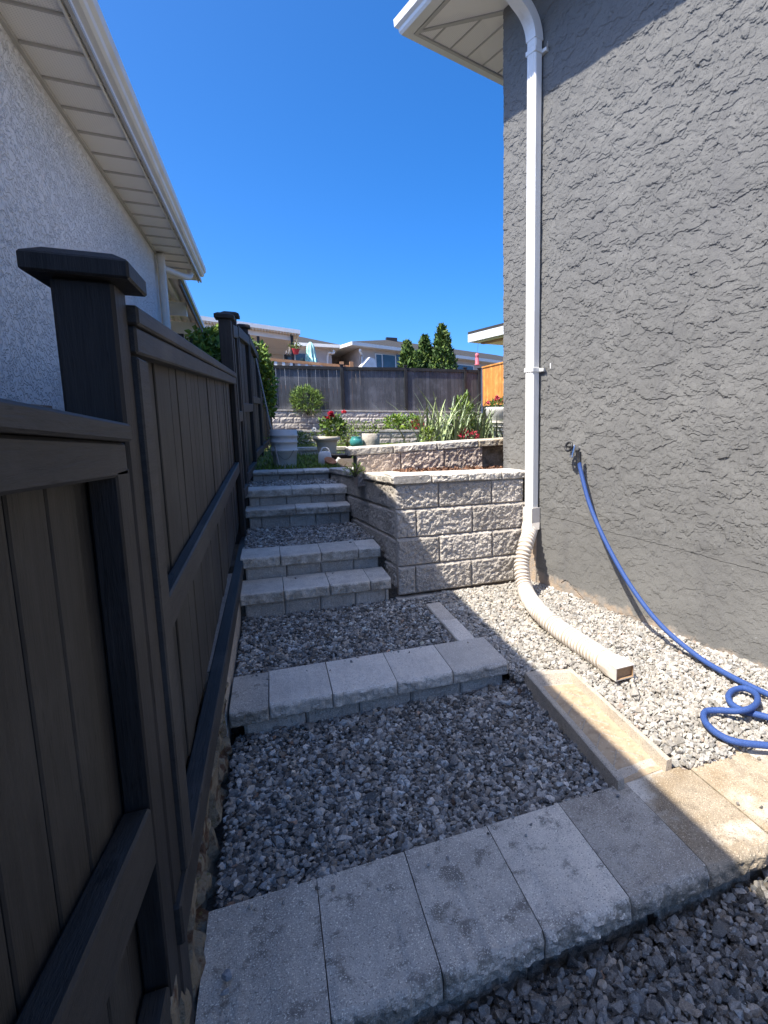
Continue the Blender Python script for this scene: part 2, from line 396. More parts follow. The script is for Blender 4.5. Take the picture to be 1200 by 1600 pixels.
# ------------------------------------------------------------------ gravel
def ico(sub):
    import bmesh
    bm = bmesh.new(); bmesh.ops.create_icosphere(bm, subdivisions=sub, radius=1)
    v = np.array([q.co[:] for q in bm.verts]); f = np.array([[a.index for a in q.verts] for q in bm.faces]); bm.free(); return v, f
def stone_shapes(n, npts, seed):
    """angular crushed stones: convex hulls of a few scattered points"""
    import bmesh
    g = np.random.default_rng(seed); out = []
    for i in range(n):
        d = g.normal(size=(npts, 3)); d /= np.linalg.norm(d, axis=1)[:, None]; d *= g.uniform(.82, 1.0, (npts, 1))
        d *= np.array([1, g.uniform(.6, .95), g.uniform(.5, .85)])
        bm = bmesh.new(); vs = [bm.verts.new(p) for p in d]; rr = bmesh.ops.convex_hull(bm, input=vs)
        bmesh.ops.delete(bm, geom=[q for q in set(rr['geom_interior']) | set(rr['geom_unused']) if isinstance(q, bmesh.types.BMVert)], context='VERTS')
        bm.verts.index_update(); v = np.array([q.co[:] for q in bm.verts]); f = np.array([[a.index for a in q.verts] for q in bm.faces if len(q.verts) == 3]); bm.free()
        out.append((v / np.abs(v).max(), f))
    return out
SH2 = stone_shapes(60, 14, 1); SH1 = stone_shapes(40, 12, 2)
def rand_rot(n, g):
    q = g.normal(size=(n, 4)); q /= np.linalg.norm(q, axis=1)[:, None]; a, b, c, d = q.T
    return np.stack([np.stack([1 - 2 * (c * c + d * d), 2 * (b * c - a * d), 2 * (b * d + a * c)], -1),
                     np.stack([2 * (b * c + a * d), 1 - 2 * (b * b + d * d), 2 * (c * d - a * b)], -1),
                     np.stack([2 * (b * d - a * c), 2 * (c * d + a * b), 1 - 2 * (b * b + c * c)], -1)], -2)
def stones(name, pos, size, shapes, g, dark=1.0, dust=0.0):
    n = len(pos); k = g.integers(0, len(shapes), n); R = rand_rot(n, g)
    val = g.choice([.13, .25, .38, .52, .68], n, p=[.20, .29, .29, .15, .07]) * g.uniform(.85, 1.15, n) * dark
    tint = np.tile(np.array([1.08, 1.0, .89]), (n, 1))
    warm = g.random(n) < .18; tint[warm] = (1.14, .97, .78)
    cool = g.random(n) < .22; tint[cool] = (1.0, 1.01, .97)
    rusty = g.random(n) < .005; tint[rusty] = (1.2, .76, .52)
    C0 = np.clip(val[:, None] * tint, 0, .85) * (1 - dust) + dust * np.array([.58, .535, .46]); Vs = []; Fs = []; Cs = []; o = 0
    for q, (b, f) in enumerate(shapes):
        I = np.where(k == q)[0]
        if not len(I): continue
        v = np.einsum('nij,nvj->nvi', R[I], b[None] * size[I][:, None, None]); v[:, :, 2] *= .85; v += pos[I][:, None, :]
        Vs.append(v.reshape(-1, 3)); Fs.append((f[None] + (np.arange(len(I)) * len(b))[:, None, None]).reshape(-1, 3) + o); Cs.append(np.repeat(C0[I], len(b), 0)); o += len(I) * len(b)
    return raw(name, np.vstack(Vs), np.vstack(Fs), M['stone'], np.vstack(Cs))
def gravel(x0, y0, x1, y1, zf, inside, spacing, size, shapes, seed, layers=3, dark=1.12, dust=0.0):
    g = np.random.default_rng(seed); P = []; Sz = []
    for l in range(layers):
        gx, gy = np.meshgrid(np.arange(x0, x1, spacing), np.arange(y0, y1, spacing))
        p = np.stack([gx.ravel(), gy.ravel()], -1) + g.uniform(-.55, .55, (gx.size, 2)) * spacing
        ok = np.array([inside(a, b) for a, b in p]); p = p[ok]
        s = size * np.exp(g.normal(0, .30, len(p)))
        z = np.array([zf(a, b) for a, b in p]) - size * .95 * l - size * .35 + g.uniform(-.35, .35, len(p)) * size + .012 * (vnoise(p[:, 0] * 5, p[:, 1] * 5, seed) - .5)
        P.append(np.column_stack([p, z])); Sz.append(s)
    return stones('gravel', np.vstack(P), np.concatenate(Sz), shapes, g, dark, dust)
HA = math.radians(16)
HU = np.array([math.sin(HA), -math.cos(HA)]); HN = np.array([-math.cos(HA), -math.sin(HA)]); HP = np.array([2.14, 4.17])
def off_house(x, y): return (np.array([x, y]) - HP) @ HN      # >0 in front of the right house wall
G = []
G.append(gravel(-.22, .45, 2.9, 1.27, lambda x, y: -.140, lambda x, y: off_house(x, y) > .0, .0205, .0150, SH2, 11, 3, .64))  # near bed: same gravel, stone colour darkened to imitate lens vignetting
G.append(gravel(-.235, 1.73, 1.40, 2.84, lambda x, y: -.015 - .015 * (y - 1.73) + .02 * max(0, (x - 1.0)) + .35 * max(0, x - 1.22) * (y > 2.6), lambda x, y: x < 1.30 + (.1 if y > 2.62 else 0), .0190, .0140, SH2, 12, 3, 1.0))
def right_z(x, y): return .012 + .033 * (y - 1.73) + .01
def right_in(x, y):
    if off_house(x, y) < .0: return False
    if y > 4.26 + .04 * (x - .89): return False
    if y < 2.72: return x > 1.585
    if y < 3.2: return x > 1.235
    return x > 1.175
G.append(gravel(1.1, 1.71, 2.95, 4.45, right_z, right_in, .0195, .0143, SH2, 13, 3, 1.12, .42))
G.append(gravel(-.245, 3.15, 1.06, 4.29, lambda x, y: .095, lambda x, y: x < 1.04, .019, .0138, SH1, 14, 3, 1.12))
G.append(gravel(.98, 4.0, 1.25, 4.29, lambda x, y: .092, lambda x, y: True, .019, .0138, SH1, 18))
G.append(gravel(-.25, 4.98, .9, 5.99, lambda x, y: .465, lambda x, y: x < wall_side_x(y), .019, .0138, SH1, 15))
G.append(gravel(-.25, 6.50, .85, 7.24, lambda x, y: .825, lambda x, y: x < wall_side_x(y), .020, .0140, SH1, 16))
for o in G: kind(o, 'stuff')

g = np.random.default_rng(31); P = []
for (x0, x1, y0, y1, z, n) in ((-.2, 1.25, 1.60, 1.73, .006, 16), (-.2, 1.15, 3.05, 3.18, .128, 14), (-.2, .75, 4.85, 4.99, .475, 8), (-.1, .6, 4.4, 4.6, .295, 4), (1.65, 2.5, 1.62, 1.72, .006, 14), (1.62, 1.9, 1.3, 1.7, .006, 5)):
    P.append(np.column_stack([g.uniform(x0, x1, n), y1 - (y1 - y0) * g.random(n) ** 2, np.full(n, z)]))
P = np.vstack(P); kind(stones('gravel', P, g.uniform(.004, .012, len(P)), SH2, g), 'stuff')

# ------------------------------------------------------------------ split-face concrete pieces
def facet(X, Z, seed, cell=.035):
    g = np.random.default_rng(seed); w_ = X.max(); h_ = Z.max(); n = max(6, int(w_ * h_ / cell ** 2) + 4)
    px = g.uniform(-.02, w_ + .02, n); pz = g.uniform(-.02, h_ + .02, n); a = g.uniform(0, 1, n); sx = g.normal(0, 14, n); sz = g.normal(0, 14, n)
    D = (X[..., None] - px) ** 2 + (Z[..., None] - pz) ** 2; k = D.argmin(-1)
    return np.clip(a[k] + sx[k] * (X - px[k]) + sz[k] * (Z - pz[k]), -.3, 1.3)
def split_mesh(wd, h, d, amp, seed, nx=36, nz=16, arris=.010, top_chamfer=0.0, soft=0.0, margin=0.0):
    """block with a rough front at y=0 (towards -y), x in 0..wd, z in 0..h, back at y=d"""
    x = np.linspace(0, wd, nx + 1); z = np.linspace(0, h, nz + 1); X, Z = np.meshgrid(x, z)
    hgt = .30 * facet(X, Z, seed, .022) + .95 * fbm(X * 42 + seed * 3.1, Z * 42, seed, 4) + .45 * fbm(X * 13, Z * 13 + seed, seed + 5, 2)
    e = np.minimum(np.minimum(X, wd - X), np.minimum(Z, h - Z)); edge = np.clip(1 - e / arris, 0, 1)
    Y = -amp * (hgt - .75) * (1 - .55 * edge) + edge ** 2 * arris * .9
    if top_chamfer:
        t = np.clip((Z - (h - top_chamfer)) / top_chamfer, 0, 1)
        Y = Y * (1 - .6 * t) + t ** 1.5 * top_chamfer * .9
    if margin:
        t = np.clip((Z - (h - margin)) / .006, 0, 1); Y = Y * (1 - t) + t * (.002 + (Z - (h - margin)) * .9)
    Zz = Z.copy()
    if soft: Zz[-1] -= soft * vnoise(x * 40, x * 0 + seed, seed)
    V = np.stack([X, Y, Zz], -1).reshape(-1, 3).tolist(); W = nx + 1
    F = [(j * W + i, j * W + i + 1, (j + 1) * W + i + 1, (j + 1) * W + i) for j in range(nz) for i in range(nx)]
    sm = [False] * len(F)
    o = len(V)                                       # back rectangle, rows bottom / top, columns left / right
    V += [(a, d, 0) for a in x] + [(a, d, h) for a in x]
    for i in range(nx):
        F.append((nz * W + i, nz * W + i + 1, o + W + i + 1, o + W + i)); F.append((i + 1, i, o + i, o + i + 1))
        F.append((o + i, o + W + i, o + W + i + 1, o + i + 1))
    F.append(tuple([j * W for j in range(nz + 1)][::-1] + [o, o + W][::1])[::-1]); F.append(tuple([j * W + nx for j in range(nz + 1)] + [o + W + nx, o + nx]))
    m = MB(); m.add(V, F); return m
SEED = [100]
def split(name, m, parent, loc, wd, h, d, amp=.02, rz=0, **k):
    SEED[0] += 1
    mb = split_mesh(wd, h, d, amp, SEED[0], **k)
    o = mb.build(name, m, parent); o.location = loc; o.rotation_euler = (0, 0, rz); return o

# front curb row: five pale, stained blocks in the shade and weathered ones in the sun
joints = [-.262, .058, .354, .668, .978, 1.300, 1.618, 1.945, 2.27, 2.60]
front = thing('block_curb', 'nearest long row of stained concrete blocks lying flush with the gravel', 'curb', (0, 0, 0))
for i in range(len(joints) - 1):
    a, b = joints[i], joints[i + 1]; yf = 1.245 + random.uniform(-.004, .004)
    dz = random.uniform(-.003, .003)
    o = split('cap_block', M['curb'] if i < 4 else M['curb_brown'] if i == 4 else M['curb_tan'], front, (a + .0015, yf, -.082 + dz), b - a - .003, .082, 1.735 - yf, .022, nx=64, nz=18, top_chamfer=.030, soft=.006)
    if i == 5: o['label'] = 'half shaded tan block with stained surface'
for a, b in zip([-.25, .20, .64, 1.10, 1.55, 2.0], [.19, .63, 1.09, 1.54, 1.99, 2.45]):
    split('base_block', M['curb_brown'], front, (a, 1.29 + random.uniform(-.012, .012), -.24), b - a, .155, .4, .030, nx=44, nz=18)

g = np.random.default_rng(77)
for (x_, y_, sz_, lab) in ((358, 1522, .020, 'small grey pebble lying alone on the nearest stained block'), (352, 1548, .012, 'tiny pale pebble on the nearest block below the grey one')):
    p_ = on_z(x_, y_, .012); b_, f_ = SH2[int(sz_ * 1000)]
    o = raw('pebble', b_ * sz_, f_, M['stone'], np.full((len(b_), 3), .42)); o.location = p_; tag(o, lab, 'pebble')
mid = thing('block_curb', 'middle row of pale smooth capped blocks between two gravel terraces', 'curb')
mj = [-.262, -.082, .222, .558, .876, 1.215]
for i in range(5):
    a, b = mj[i], mj[i + 1]; yf = 2.775 + random.uniform(-.008, .008)
    split('cap_block', M['curb'] if i == 0 else M['cap'], mid, (a + .0025, yf, .045 + random.uniform(-.002, .003)), b - a - .005, .078, 3.19 - yf, .016, nx=40, nz=12, top_chamfer=.022, soft=.003)
for a, b in zip([-.20, .09, .36, .64, .93], [.085, .355, .635, .925, 1.19]):
    split('base_block', M['block'], mid, (a, 2.81, -.12), b - a, .164, .3, .010, nx=20, nz=10)
m = MB(); m.box(1.045, 3.192, .03, 1.165, 3.60, .118, bev=.006); m.build('edging_block', M['cap'], mid)
m = MB(); m.box(1.045, 3.606, .03, 1.165, 4.02, .112, bev=.006); m.build('edging_block', M['cap'], mid)

def step(label, y, zb, zc, zt, x0, x1, capj, risj, depth, rt):
    t = thing('garden_step', label, 'step', (0, 0, 0), 0, 'block steps beside the dark fence')
    j = [x0] + capj + [x1]
    for a, b in zip(j[:-1], j[1:]):
        split('cap_block', M['step'], t, (a + .0025, y - .045 + random.uniform(-.006, .006), zc + random.uniform(-.002, .002)), b - a - .005, zt - zc, depth, .016, nx=34, nz=10, top_chamfer=.018, soft=.003)
    j = [x0 + .03] + risj + [x1 - .02 if rt is None else rt]
    for a, b in zip(j[:-1], j[1:]):
        split('riser_block', M['block'], t, (a + .002, y, zb - .08), b - a - .004, zc - zb + .08 - .004, depth - .06, .010, nx=24, nz=10)
step('lowest shaded block step beside the corner of the retaining wall', 4.265, .10, .205, .29, -.27, .825, [.028, .355, .660], [.03, .285, .545, .78], .40, .81)
step('second block step up, directly stacked behind the lowest step', 4.635, .28, .385, .47, -.27, .815, [.02, .33, .63], [.06, .325, .59], .36, .80)
step('third block step up, standing behind the gravel landing', 5.94, .44, .585, .665, -.27, .745, [.20, .515], [-.13, .135, .39, .64], .30, .735)
step('fourth narrow block step up, close behind the third one', 6.20, .64, .755, .835, -.27, .755, [.18, .47], [-.14, .12, .37, .61], .32, .735)
step('topmost dark block step below the lawn and the bucket', 7.20, .81, .90, .945, -.25, .665, [.06, .36], [-.11, .08, .28, .47], .30, .655)

# ------------------------------------------------------------------ retaining wall at the right of the steps
RWA = math.atan2(.045, 1.15)
rw = thing('retaining_wall', 'four course split face block wall with sunlit front beside the steps', 'retaining wall', (.89, 4.25, 0), 0)
courses = [(.83, 1.035), (.597, .826), (.364, .593), (.130, .360)]
LEN = 1.15
cut = [[.36, .84], [.165, .655], [.355, .835], [.145, .635]]
for ci, (z0, z1) in enumerate(courses):
    BAT = -.010 * ci + .030
    j = [0.0] + cut[ci] + [LEN + (.03 if ci else 0)]
    for a, b in zip(j[:-1], j[1:]):
        c, s_ = math.cos(RWA), math.sin(RWA); off = .0
        split('block', M['block'], rw, (a * c + .002, a * s_ + BAT + .003 * random.random(), z0), b - a - .005, z1 - z0, .26, .024, RWA, nx=90, nz=44, arris=.016, margin=.020)
for a, b in ((-.02, .62), (.625, 1.08)):
    split('base_block', M['block'], rw, (a * math.cos(RWA), a * math.sin(RWA) - .03, -.02), b - a, .126, .25, .010, RWA, nx=30, nz=8)
# side courses run back along the steps; they sink a little to the back
SA = math.atan2(-.21, 2.95)                       # direction of the side wall
SL = 2.95; SLOPE = -.046
def shear(o):
    for v_ in o.data.vertices: v_.co.z += SLOPE * (SL - v_.co.x) if False else 0
for ci, (z0, z1) in enumerate(courses):
    j = [.075] + list(np.arange(.48 if ci % 2 else .30, SL, .48)) + [SL]
    for a, b in zip(j[:-1], j[1:]):
        if b - a < .08: continue
        # local x runs from far to near so the rough face looks to -X
        p = np.array([a, 0.0]); q = b
        dx, dy = math.sin(-SA), 0
        dirx, diry = -.071 / math.hypot(.071, 1), 1 / math.hypot(.071, 1)
        rz = math.atan2(-diry, -dirx)             # local +x points back towards the corner
        SEED[0] += 1
        mb = split_mesh(b - a - .005, z1 - z0, .24, .020, SEED[0], nx=60, nz=30, arris=.016, margin=.022)
        mb.v = [(x, y, z + SLOPE * (b - x)) for (x, y, z) in mb.v]
        o = mb.build('block', M['block'], rw); o.location = (dirx * b, diry * b, z0); o.rotation_euler = (0, 0, rz)
for a, b in ((-.02, .30), (.305, .62), (.625, .93), (.935, 1.185)):
    c, s_ = math.cos(RWA), math.sin(RWA)
    split('cap_stone', M['cap'], rw, (a * c + .025 * s_, a * s_ + .016, 1.037), b - a - .004, .066, .30, .022, RWA, nx=40, nz=10, top_chamfer=.014, soft=.004)
for a, b in ((.0, .34), (.345, .70), (.705, 1.05), (1.055, 1.5), (1.505, 2.0), (2.005, 2.5), (2.505, 2.98)):
    dirx, diry = -.071 / math.hypot(.071, 1), 1 / math.hypot(.071, 1); SEED[0] += 1
    mb = split_mesh(b - a - .004, .064, .30, .020, SEED[0], nx=40, nz=10, top_chamfer=.014, soft=.004)
    mb.v = [(x, y, z + SLOPE * (b - x)) for (x, y, z) in mb.v]
    o = mb.build('cap_stone', M['cap'], rw); o.location = (dirx * b - .022, diry * b, 1.038); o.rotation_euler = (0, 0, math.atan2(-diry, -dirx))

# planter wall behind, one course of pinkish blocks and a cap that rises to the right
pw = thing('planter_wall', 'low pinkish one course block wall behind the retaining wall top', 'retaining wall', (.74, 5.30, 0))
SL2 = .047
px = [0, .43, .87, 1.29]
for a, b in zip(px[:-1], px[1:]):
    SEED[0] += 1
    mb = split_mesh(b - a - .006, .30, .22, .030, SEED[0], nx=44, nz=26, arris=.012); mb.v = [(x, y, z + SL2 * (x + a)) for x, y, z in mb.v]
    o = mb.build('block', M['pink'], pw); o.location = (a, 0, .915)
for a, b in zip([-.07, .36, .80, 1.24], [.355, .795, 1.235, 1.62]):
    SEED[0] += 1
    mb = split_mesh(b - a - .005, .072, .28, .016, SEED[0], nx=40, nz=10, top_chamfer=.012, soft=.004); mb.v = [(x, y, z + SL2 * (x + a)) for x, y, z in mb.v]
    o = mb.build('cap_stone', M['cap'] if a < 1.2 else M['curb_tan'], pw); o.location = (a, -.008, 1.217)

SEED[0] += 1
mb = split_mesh(.46, .29, .2, .02, SEED[0], nx=40, nz=24, arris=.012); mb.v = [(x, y, z + SL2 * (x + 1.29)) for x, y, z in mb.v]
o = mb.build('block', M['curb_brown'], pw); o.location = (1.295, .13, .915)  # added backing, toned dark to stand in for the shaded recess under the cap
# mulch strip between the walls
g = np.random.default_rng(5); n = 2600
P = np.column_stack([g.uniform(.75, 2.2, n), g.uniform(4.45, 5.28, n), np.full(n, 1.045) + g.uniform(0, .03, n)])
P = P[P[:, 0] > .89 - .071 * (P[:, 1] - 4.25) + .26]; P = P[P[:, 1] > 4.52]; n = len(P)
v0 = np.array([(-1, -.4, 0), (1, -.3, .1), (.9, .4, 0), (-.9, .35, -.1)]); R = rand_rot(n, g); sz = g.uniform(.008, .028, n)
v = np.einsum('nij,nvj->nvi', R, np.repeat(v0[None], n, 0) * sz[:, None, None]); v += P[:, None, :]
C = np.repeat((g.uniform(.5, 1.7, n)[:, None] * np.array([(1.0, .9, .85)])), 4, 0)
kind(raw('mulch', v.reshape(-1, 3), np.arange(n * 4).reshape(-1, 4), M['mulch'], C), 'stuff')

# ------------------------------------------------------------------ house on the right
hr = thing('stucco_house', 'dark grey stucco house wall with white eave and downspout at right', 'house', (2.14, 4.17, 0), math.atan2(HU[1], HU[0]))
# local: x along the wall towards the camera, +y into the house
U0, ZS = -.526, 4.918
def plaster_wall():
    """skip trowelled plaster: plates with a sharp lower lip that feather out upwards, as real relief"""
    du = .0045; us = np.arange(U0, 3.1, du); zs = np.arange(-.2, ZS, du); U, Z = np.meshgrid(us, zs); H = np.zeros_like(U)
    for (fx, fz, th, lo, seed, slope, tilt) in ((8.5, 15, .0040, .548, 11, .18, .10), (14, 26, .0035, .560, 23, .22, -.10), (25, 43, .0028, .575, 37, .30, .06), (42, 64, .0015, .600, 51, .5, 0)):
        wx = (fbm(U * 7, Z * 7, seed + 3, 3) - .5) * .10; wz = (fbm(U * 7 + 9, Z * 7, seed + 7, 3) - .5) * .07
        n_ = fbm((U + wx) * fx, (Z + wz - tilt * U) * fz, seed, 5) / .97
        m_ = np.clip((n_ - lo) / .009, 0, 1) * th * np.clip(.35 + 1.3 * fbm(U * 2.2, Z * 2.2, seed + 60, 3), .3, 1.15)
        row = np.zeros(U.shape[1]); A = np.zeros_like(H)
        for i in range(len(zs)):
            row = np.maximum(m_[i], row - th * slope * .25); A[i] = row
        H += A
    coat = .735 - .055 * U + .03 * (fbm(U * 3, Z * 0 + .5, 5, 4) - .5); low = np.clip((Z - coat) / .10 + .2, .55, 1.0)
    H = H * low + .003 * (Z > coat) + .006 * (fbm(U * 1.3, Z * 1.3, 77, 3) - .5)
    crk = .07 - .075 * U + .26 * (fbm(U * 3.2, U * 0, 91, 5) - .45) + .06
    H -= .012 * (np.abs(Z - crk) < .0045) * (U > .25) * (fbm(U * 6, Z * 0, 93, 2) > .30)
    V = np.stack([U, -H, Z], -1); V[:, 0, 1] = .02; V[:, -1, 1] = .02
    nz_, nu_ = U.shape; I = np.arange(nz_ * nu_).reshape(nz_, nu_)
    F = np.stack([I[:-1, :-1], I[:-1, 1:], I[1:, 1:], I[1:, :-1]], -1).reshape(-1, 4)
    bx = np.array([(x, y, z) for z in (-.4, ZS) for y in (.012, 7) for x in (U0 + .001, 9)]); o = nz_ * nu_
    V = np.vstack([V.reshape(-1, 3), bx]); F = np.vstack([F, np.array([(0, 2, 3, 1), (4, 5, 7, 6), (0, 1, 5, 4), (2, 6, 7, 3), (0, 4, 6, 2), (1, 3, 7, 5)]) + o])
    raw('wall', V, F, M['stucco'], None, hr, False)
plaster_wall()
m = MB(); m.box(-.40, -.012, -.1, -.06, -.001, .79, bev=.004); m.build('foundation_patch', M['plank'], hr)
EV, EU = .45, .70
m = MB()
m.box(U0 - EU, -EV, ZS + .001, 9, 0, ZS + .02); m.box(U0 - EU, 0, ZS + .001, U0, 7.4, ZS + .02)
so = m.build('soffit', M['vent'], hr)
m = MB()
for u in np.arange(U0 + .16, 9, .205): m.box(u - .005, -EV, ZS - .008, u + .005, 0, ZS + .001)
for v_ in np.arange(-.30, 7, .185): m.box(U0 - EU, v_ + .02, ZS - .008, U0 + min(0, v_) * 1.5, v_ + .030, ZS + .001)
m.prism([(U0 - EU, -EV, ZS - .012), (U0 - EU + .04, -EV, ZS - .012), (U0 + .02, -.001, ZS - .012), (U0 - .02, .02, ZS - .012)], (0, 0, .012))
m.box(U0 - EU, -EV, ZS - .016, 9, -EV + .03, ZS + .0005); m.box(U0 - EU, -EV + .031, ZS - .016, U0 - EU + .03, 7.4, ZS + .0005)
m.build('seam', M['ribline'], so)
def gutter_profile(o, h): return [(0, 0), (-.075, 0), (-.09, .02), (-.095, .045), (-.12, .065), (-.125, h), (-.112, h), (-.112, h - .015), (0, h - .015)]
gp = gutter_profile(0, .125)
m = MB()
ue, ve = U0 - EU - .005, -EV - .005
# gutter along the side and along the back edge, mitred at the corner
for d in ('side', 'back'):
    v = []
    for (o_, z_) in gp:
        if d == 'side': v.append(((ue + o_, ve + o_, ZS - .01 + z_), (9, ve + o_, ZS - .01 + z_)))
        else: v.append(((ue + o_, ve + o_, ZS - .01 + z_), (ue + o_, 7.4, ZS - .01 + z_)))
    n = len(v); m.add([a for a, b in v] + [b for a, b in v], [(i, (i + 1) % n, n + (i + 1) % n, n + i) for i in range(n)])
m.build('gutter', M['white'], hr)
m = MB(); m.add([(ue - .06, ve - .06, ZS + .12), (9.2, ve - .06, ZS + .12), (9.2, 3.5, ZS + 1.5), (1.2, 3.5, ZS + 1.5), (ue - .06, 7.5, ZS + .12)],
      [(0, 1, 2, 3), (0, 3, 4)]); m.add([(ue - .06, ve - .06, ZS + .118), (9.2, ve - .06, ZS + .118), (9.2, 7.5, ZS + .118), (ue - .06, 7.5, ZS + .118), ], [(3, 2, 1, 0)])
m.build('roof', M['shingle'], hr)
# downspout
m = MB(); u0, u1, v0_, v1_ = -.125, -.020, -.098, -.022
def rect_tube(m, pts, hw, hd, dirs):
    V = []; 
    for (p, dvec) in zip(pts, dirs):
        p = np.array(p); nrm = np.array(dvec) / np.linalg.norm(dvec)      # nrm = outward direction of the front face
        ux = np.array([1.0, 0, 0])
        V += [p - ux * hw - nrm * hd, p + ux * hw - nrm * hd, p + ux * hw + nrm * hd, p - ux * hw + nrm * hd]
    n = len(pts)
    F = [(i * 4 + k, i * 4 + (k + 1) % 4, (i + 1) * 4 + (k + 1) % 4, (i + 1) * 4 + k) for i in range(n - 1) for k in range(4)] + [(0, 1, 2, 3), tuple(n * 4 - 4 + k for k in range(4))]
    m.add(V, F)
uc, vc = (u0 + u1) / 2, (v0_ + v1_) / 2
m.box(u0, v0_, .64, u1, v1_, 4.46, bev=.010)
for du in (-.026, 0, .026): m.box(uc + du - .004, v0_ - .004, .70, uc + du + .004, v0_ + .002, 4.40)
th = np.linspace(0, math.pi * .36, 8); RR = .22; pts = []; dirs = []
for t in th:
    pts.append((uc, vc - RR * (1 - math.cos(t)), 4.44 + RR * math.sin(t))); dirs.append((0, -math.cos(t), -math.sin(t)))
e = np.array(pts[-1]); tt = th[-1]; tdir = np.array([0, -math.sin(tt), math.cos(tt)]); pts.append(tuple(e + tdir * .14)); dirs.append(dirs[-1])
pts.append((uc, -EV - .05, ZS - .01)); dirs.append((0, -.8, -.6))
rect_tube(m, pts, (u1 - u0) / 2 + .003, (v1_ - v0_) / 2 + .003, dirs)
dp = m.build('downspout', M['pipe'], hr)
for zz in (4.36, 1.955):
    m = MB(); m.box(u0 - .006, v0_ - .006, zz - .018, u1 + .006, v1_ + .015, zz + .018, bev=.003)
    m.box(u1 + .004, v1_ - .012, zz - .014, u1 + .050, v1_ + .021, zz + .014, bev=.003); m.box(u0 - .050, v1_ - .004, zz - .014, u0 - .004, v1_ + .021, zz + .014, bev=.003)
    m.prism([(u1 + .045, -.022, zz - .014), (u1 + .075, -.05, zz + .012), (u1 + .078, -.047, zz + .03), (u1 + .045, -.014, zz + .014)], (0, .006, 0))
    m.build('strap', M['white'], dp)
m = MB(); m.box(.09, -.012, 1.96, .10, -.001, 2.005); m.build('old_strap_end', M['white'], hr)
# faucet
m = MB(); fx, fz = .415, 1.315
m.tube([(fx, -.002, fz), (fx, -.05, fz)], .022, 14); m.tube([(fx, -.045, fz + .025), (fx, -.06, fz - .01), (fx, -.075, fz - .07)], .019, 14)
m.lathe([(.0, 0), (.028, 0), (.03, .006), (.0, .008)], (fx, -.012, fz))
fa = m.build('faucet', M['chrome'], hr)
m = MB(); m.tube([(fx, -.055, fz), (fx - .012, -.09, fz + .012)], .010, 10)
ang = np.linspace(0, 2 * math.pi, 17); m.tube([(fx - .014 + .034 * math.cos(a), -.094 + .010 * math.sin(a), fz + .016 + .034 * math.sin(a)) for a in ang], .009, 8)
m.box(fx - .046, -.099, fz + .010, fx + .018, -.087, fz + .022); m.build('tap_handle', M['black'], fa)

# flexible drain pipe
def onwall(x, y, off):
    d = ray(x, y); n = np.array([HN[0], HN[1], 0]); P0 = np.array([HP[0], HP[1], 0]) + n * off
    return EYE + d * (((P0 - EYE) @ n) / (d @ n))
dpw = np.array([HP[0], HP[1], 0]) + np.array([HU[0], HU[1], 0]) * uc + np.array([HN[0], HN[1], 0]) * .06
fp = [dpw + (0, 0, .66), dpw + (-.01, -.01, .60), on_y(822, 850, 4.06), on_y(815, 885, 3.98), on_y(822, 925, 3.80), on_z(842, 955, .17), on_z(872, 982, .135), on_z(910, 1008, .12), on_z(952, 1036, .112)]
path = smooth_path(fp, 40)
L = np.concatenate([[0], np.cumsum(np.linalg.norm(np.diff(np.array(path), axis=0), axis=1))])
uni = np.linspace(0, L[-1], 760); path = np.stack([np.interp(uni, L, np.array(path)[:, i]) for i in range(3)], -1)
t = thing('drain_pipe', 'white ribbed flexible drain pipe bending from downspout onto sunlit gravel', 'drain pipe')
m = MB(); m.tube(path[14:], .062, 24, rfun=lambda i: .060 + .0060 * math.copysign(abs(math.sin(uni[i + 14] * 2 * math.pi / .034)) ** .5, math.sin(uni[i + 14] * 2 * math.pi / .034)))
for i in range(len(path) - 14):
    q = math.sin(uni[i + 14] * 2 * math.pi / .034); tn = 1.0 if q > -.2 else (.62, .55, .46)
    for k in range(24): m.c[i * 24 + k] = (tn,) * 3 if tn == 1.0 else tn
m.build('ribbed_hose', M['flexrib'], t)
m = MB(); a = path[0]; rt = math.atan2(HU[1], HU[0])
cb = [(-.06, -.046), (.06, -.046), (.06, .046), (-.06, .046)]
ca, sa = math.cos(rt), math.sin(rt)
top = [np.array([a[0] + x * ca - y * sa, a[1] + x * sa + y * ca, .79]) for x, y in cb]; b0 = path[32]
bot = [np.array([b0[0] + 1.05 * (x * ca - y * sa), b0[1] + 1.05 * (x * sa + y * ca), b0[2] + .01]) for x, y in cb]
mid_ = [np.array([p[0], p[1], .66]) for p in top]
m.add(top + mid_ + bot, [(0, 1, 5, 4), (1, 2, 6, 5), (2, 3, 7, 6), (3, 0, 4, 7), (4, 5, 9, 8), (5, 6, 10, 9), (6, 7, 11, 10), (7, 4, 8, 11), (0, 1, 2, 3)]); m.build('adapter', M['flex'], t)
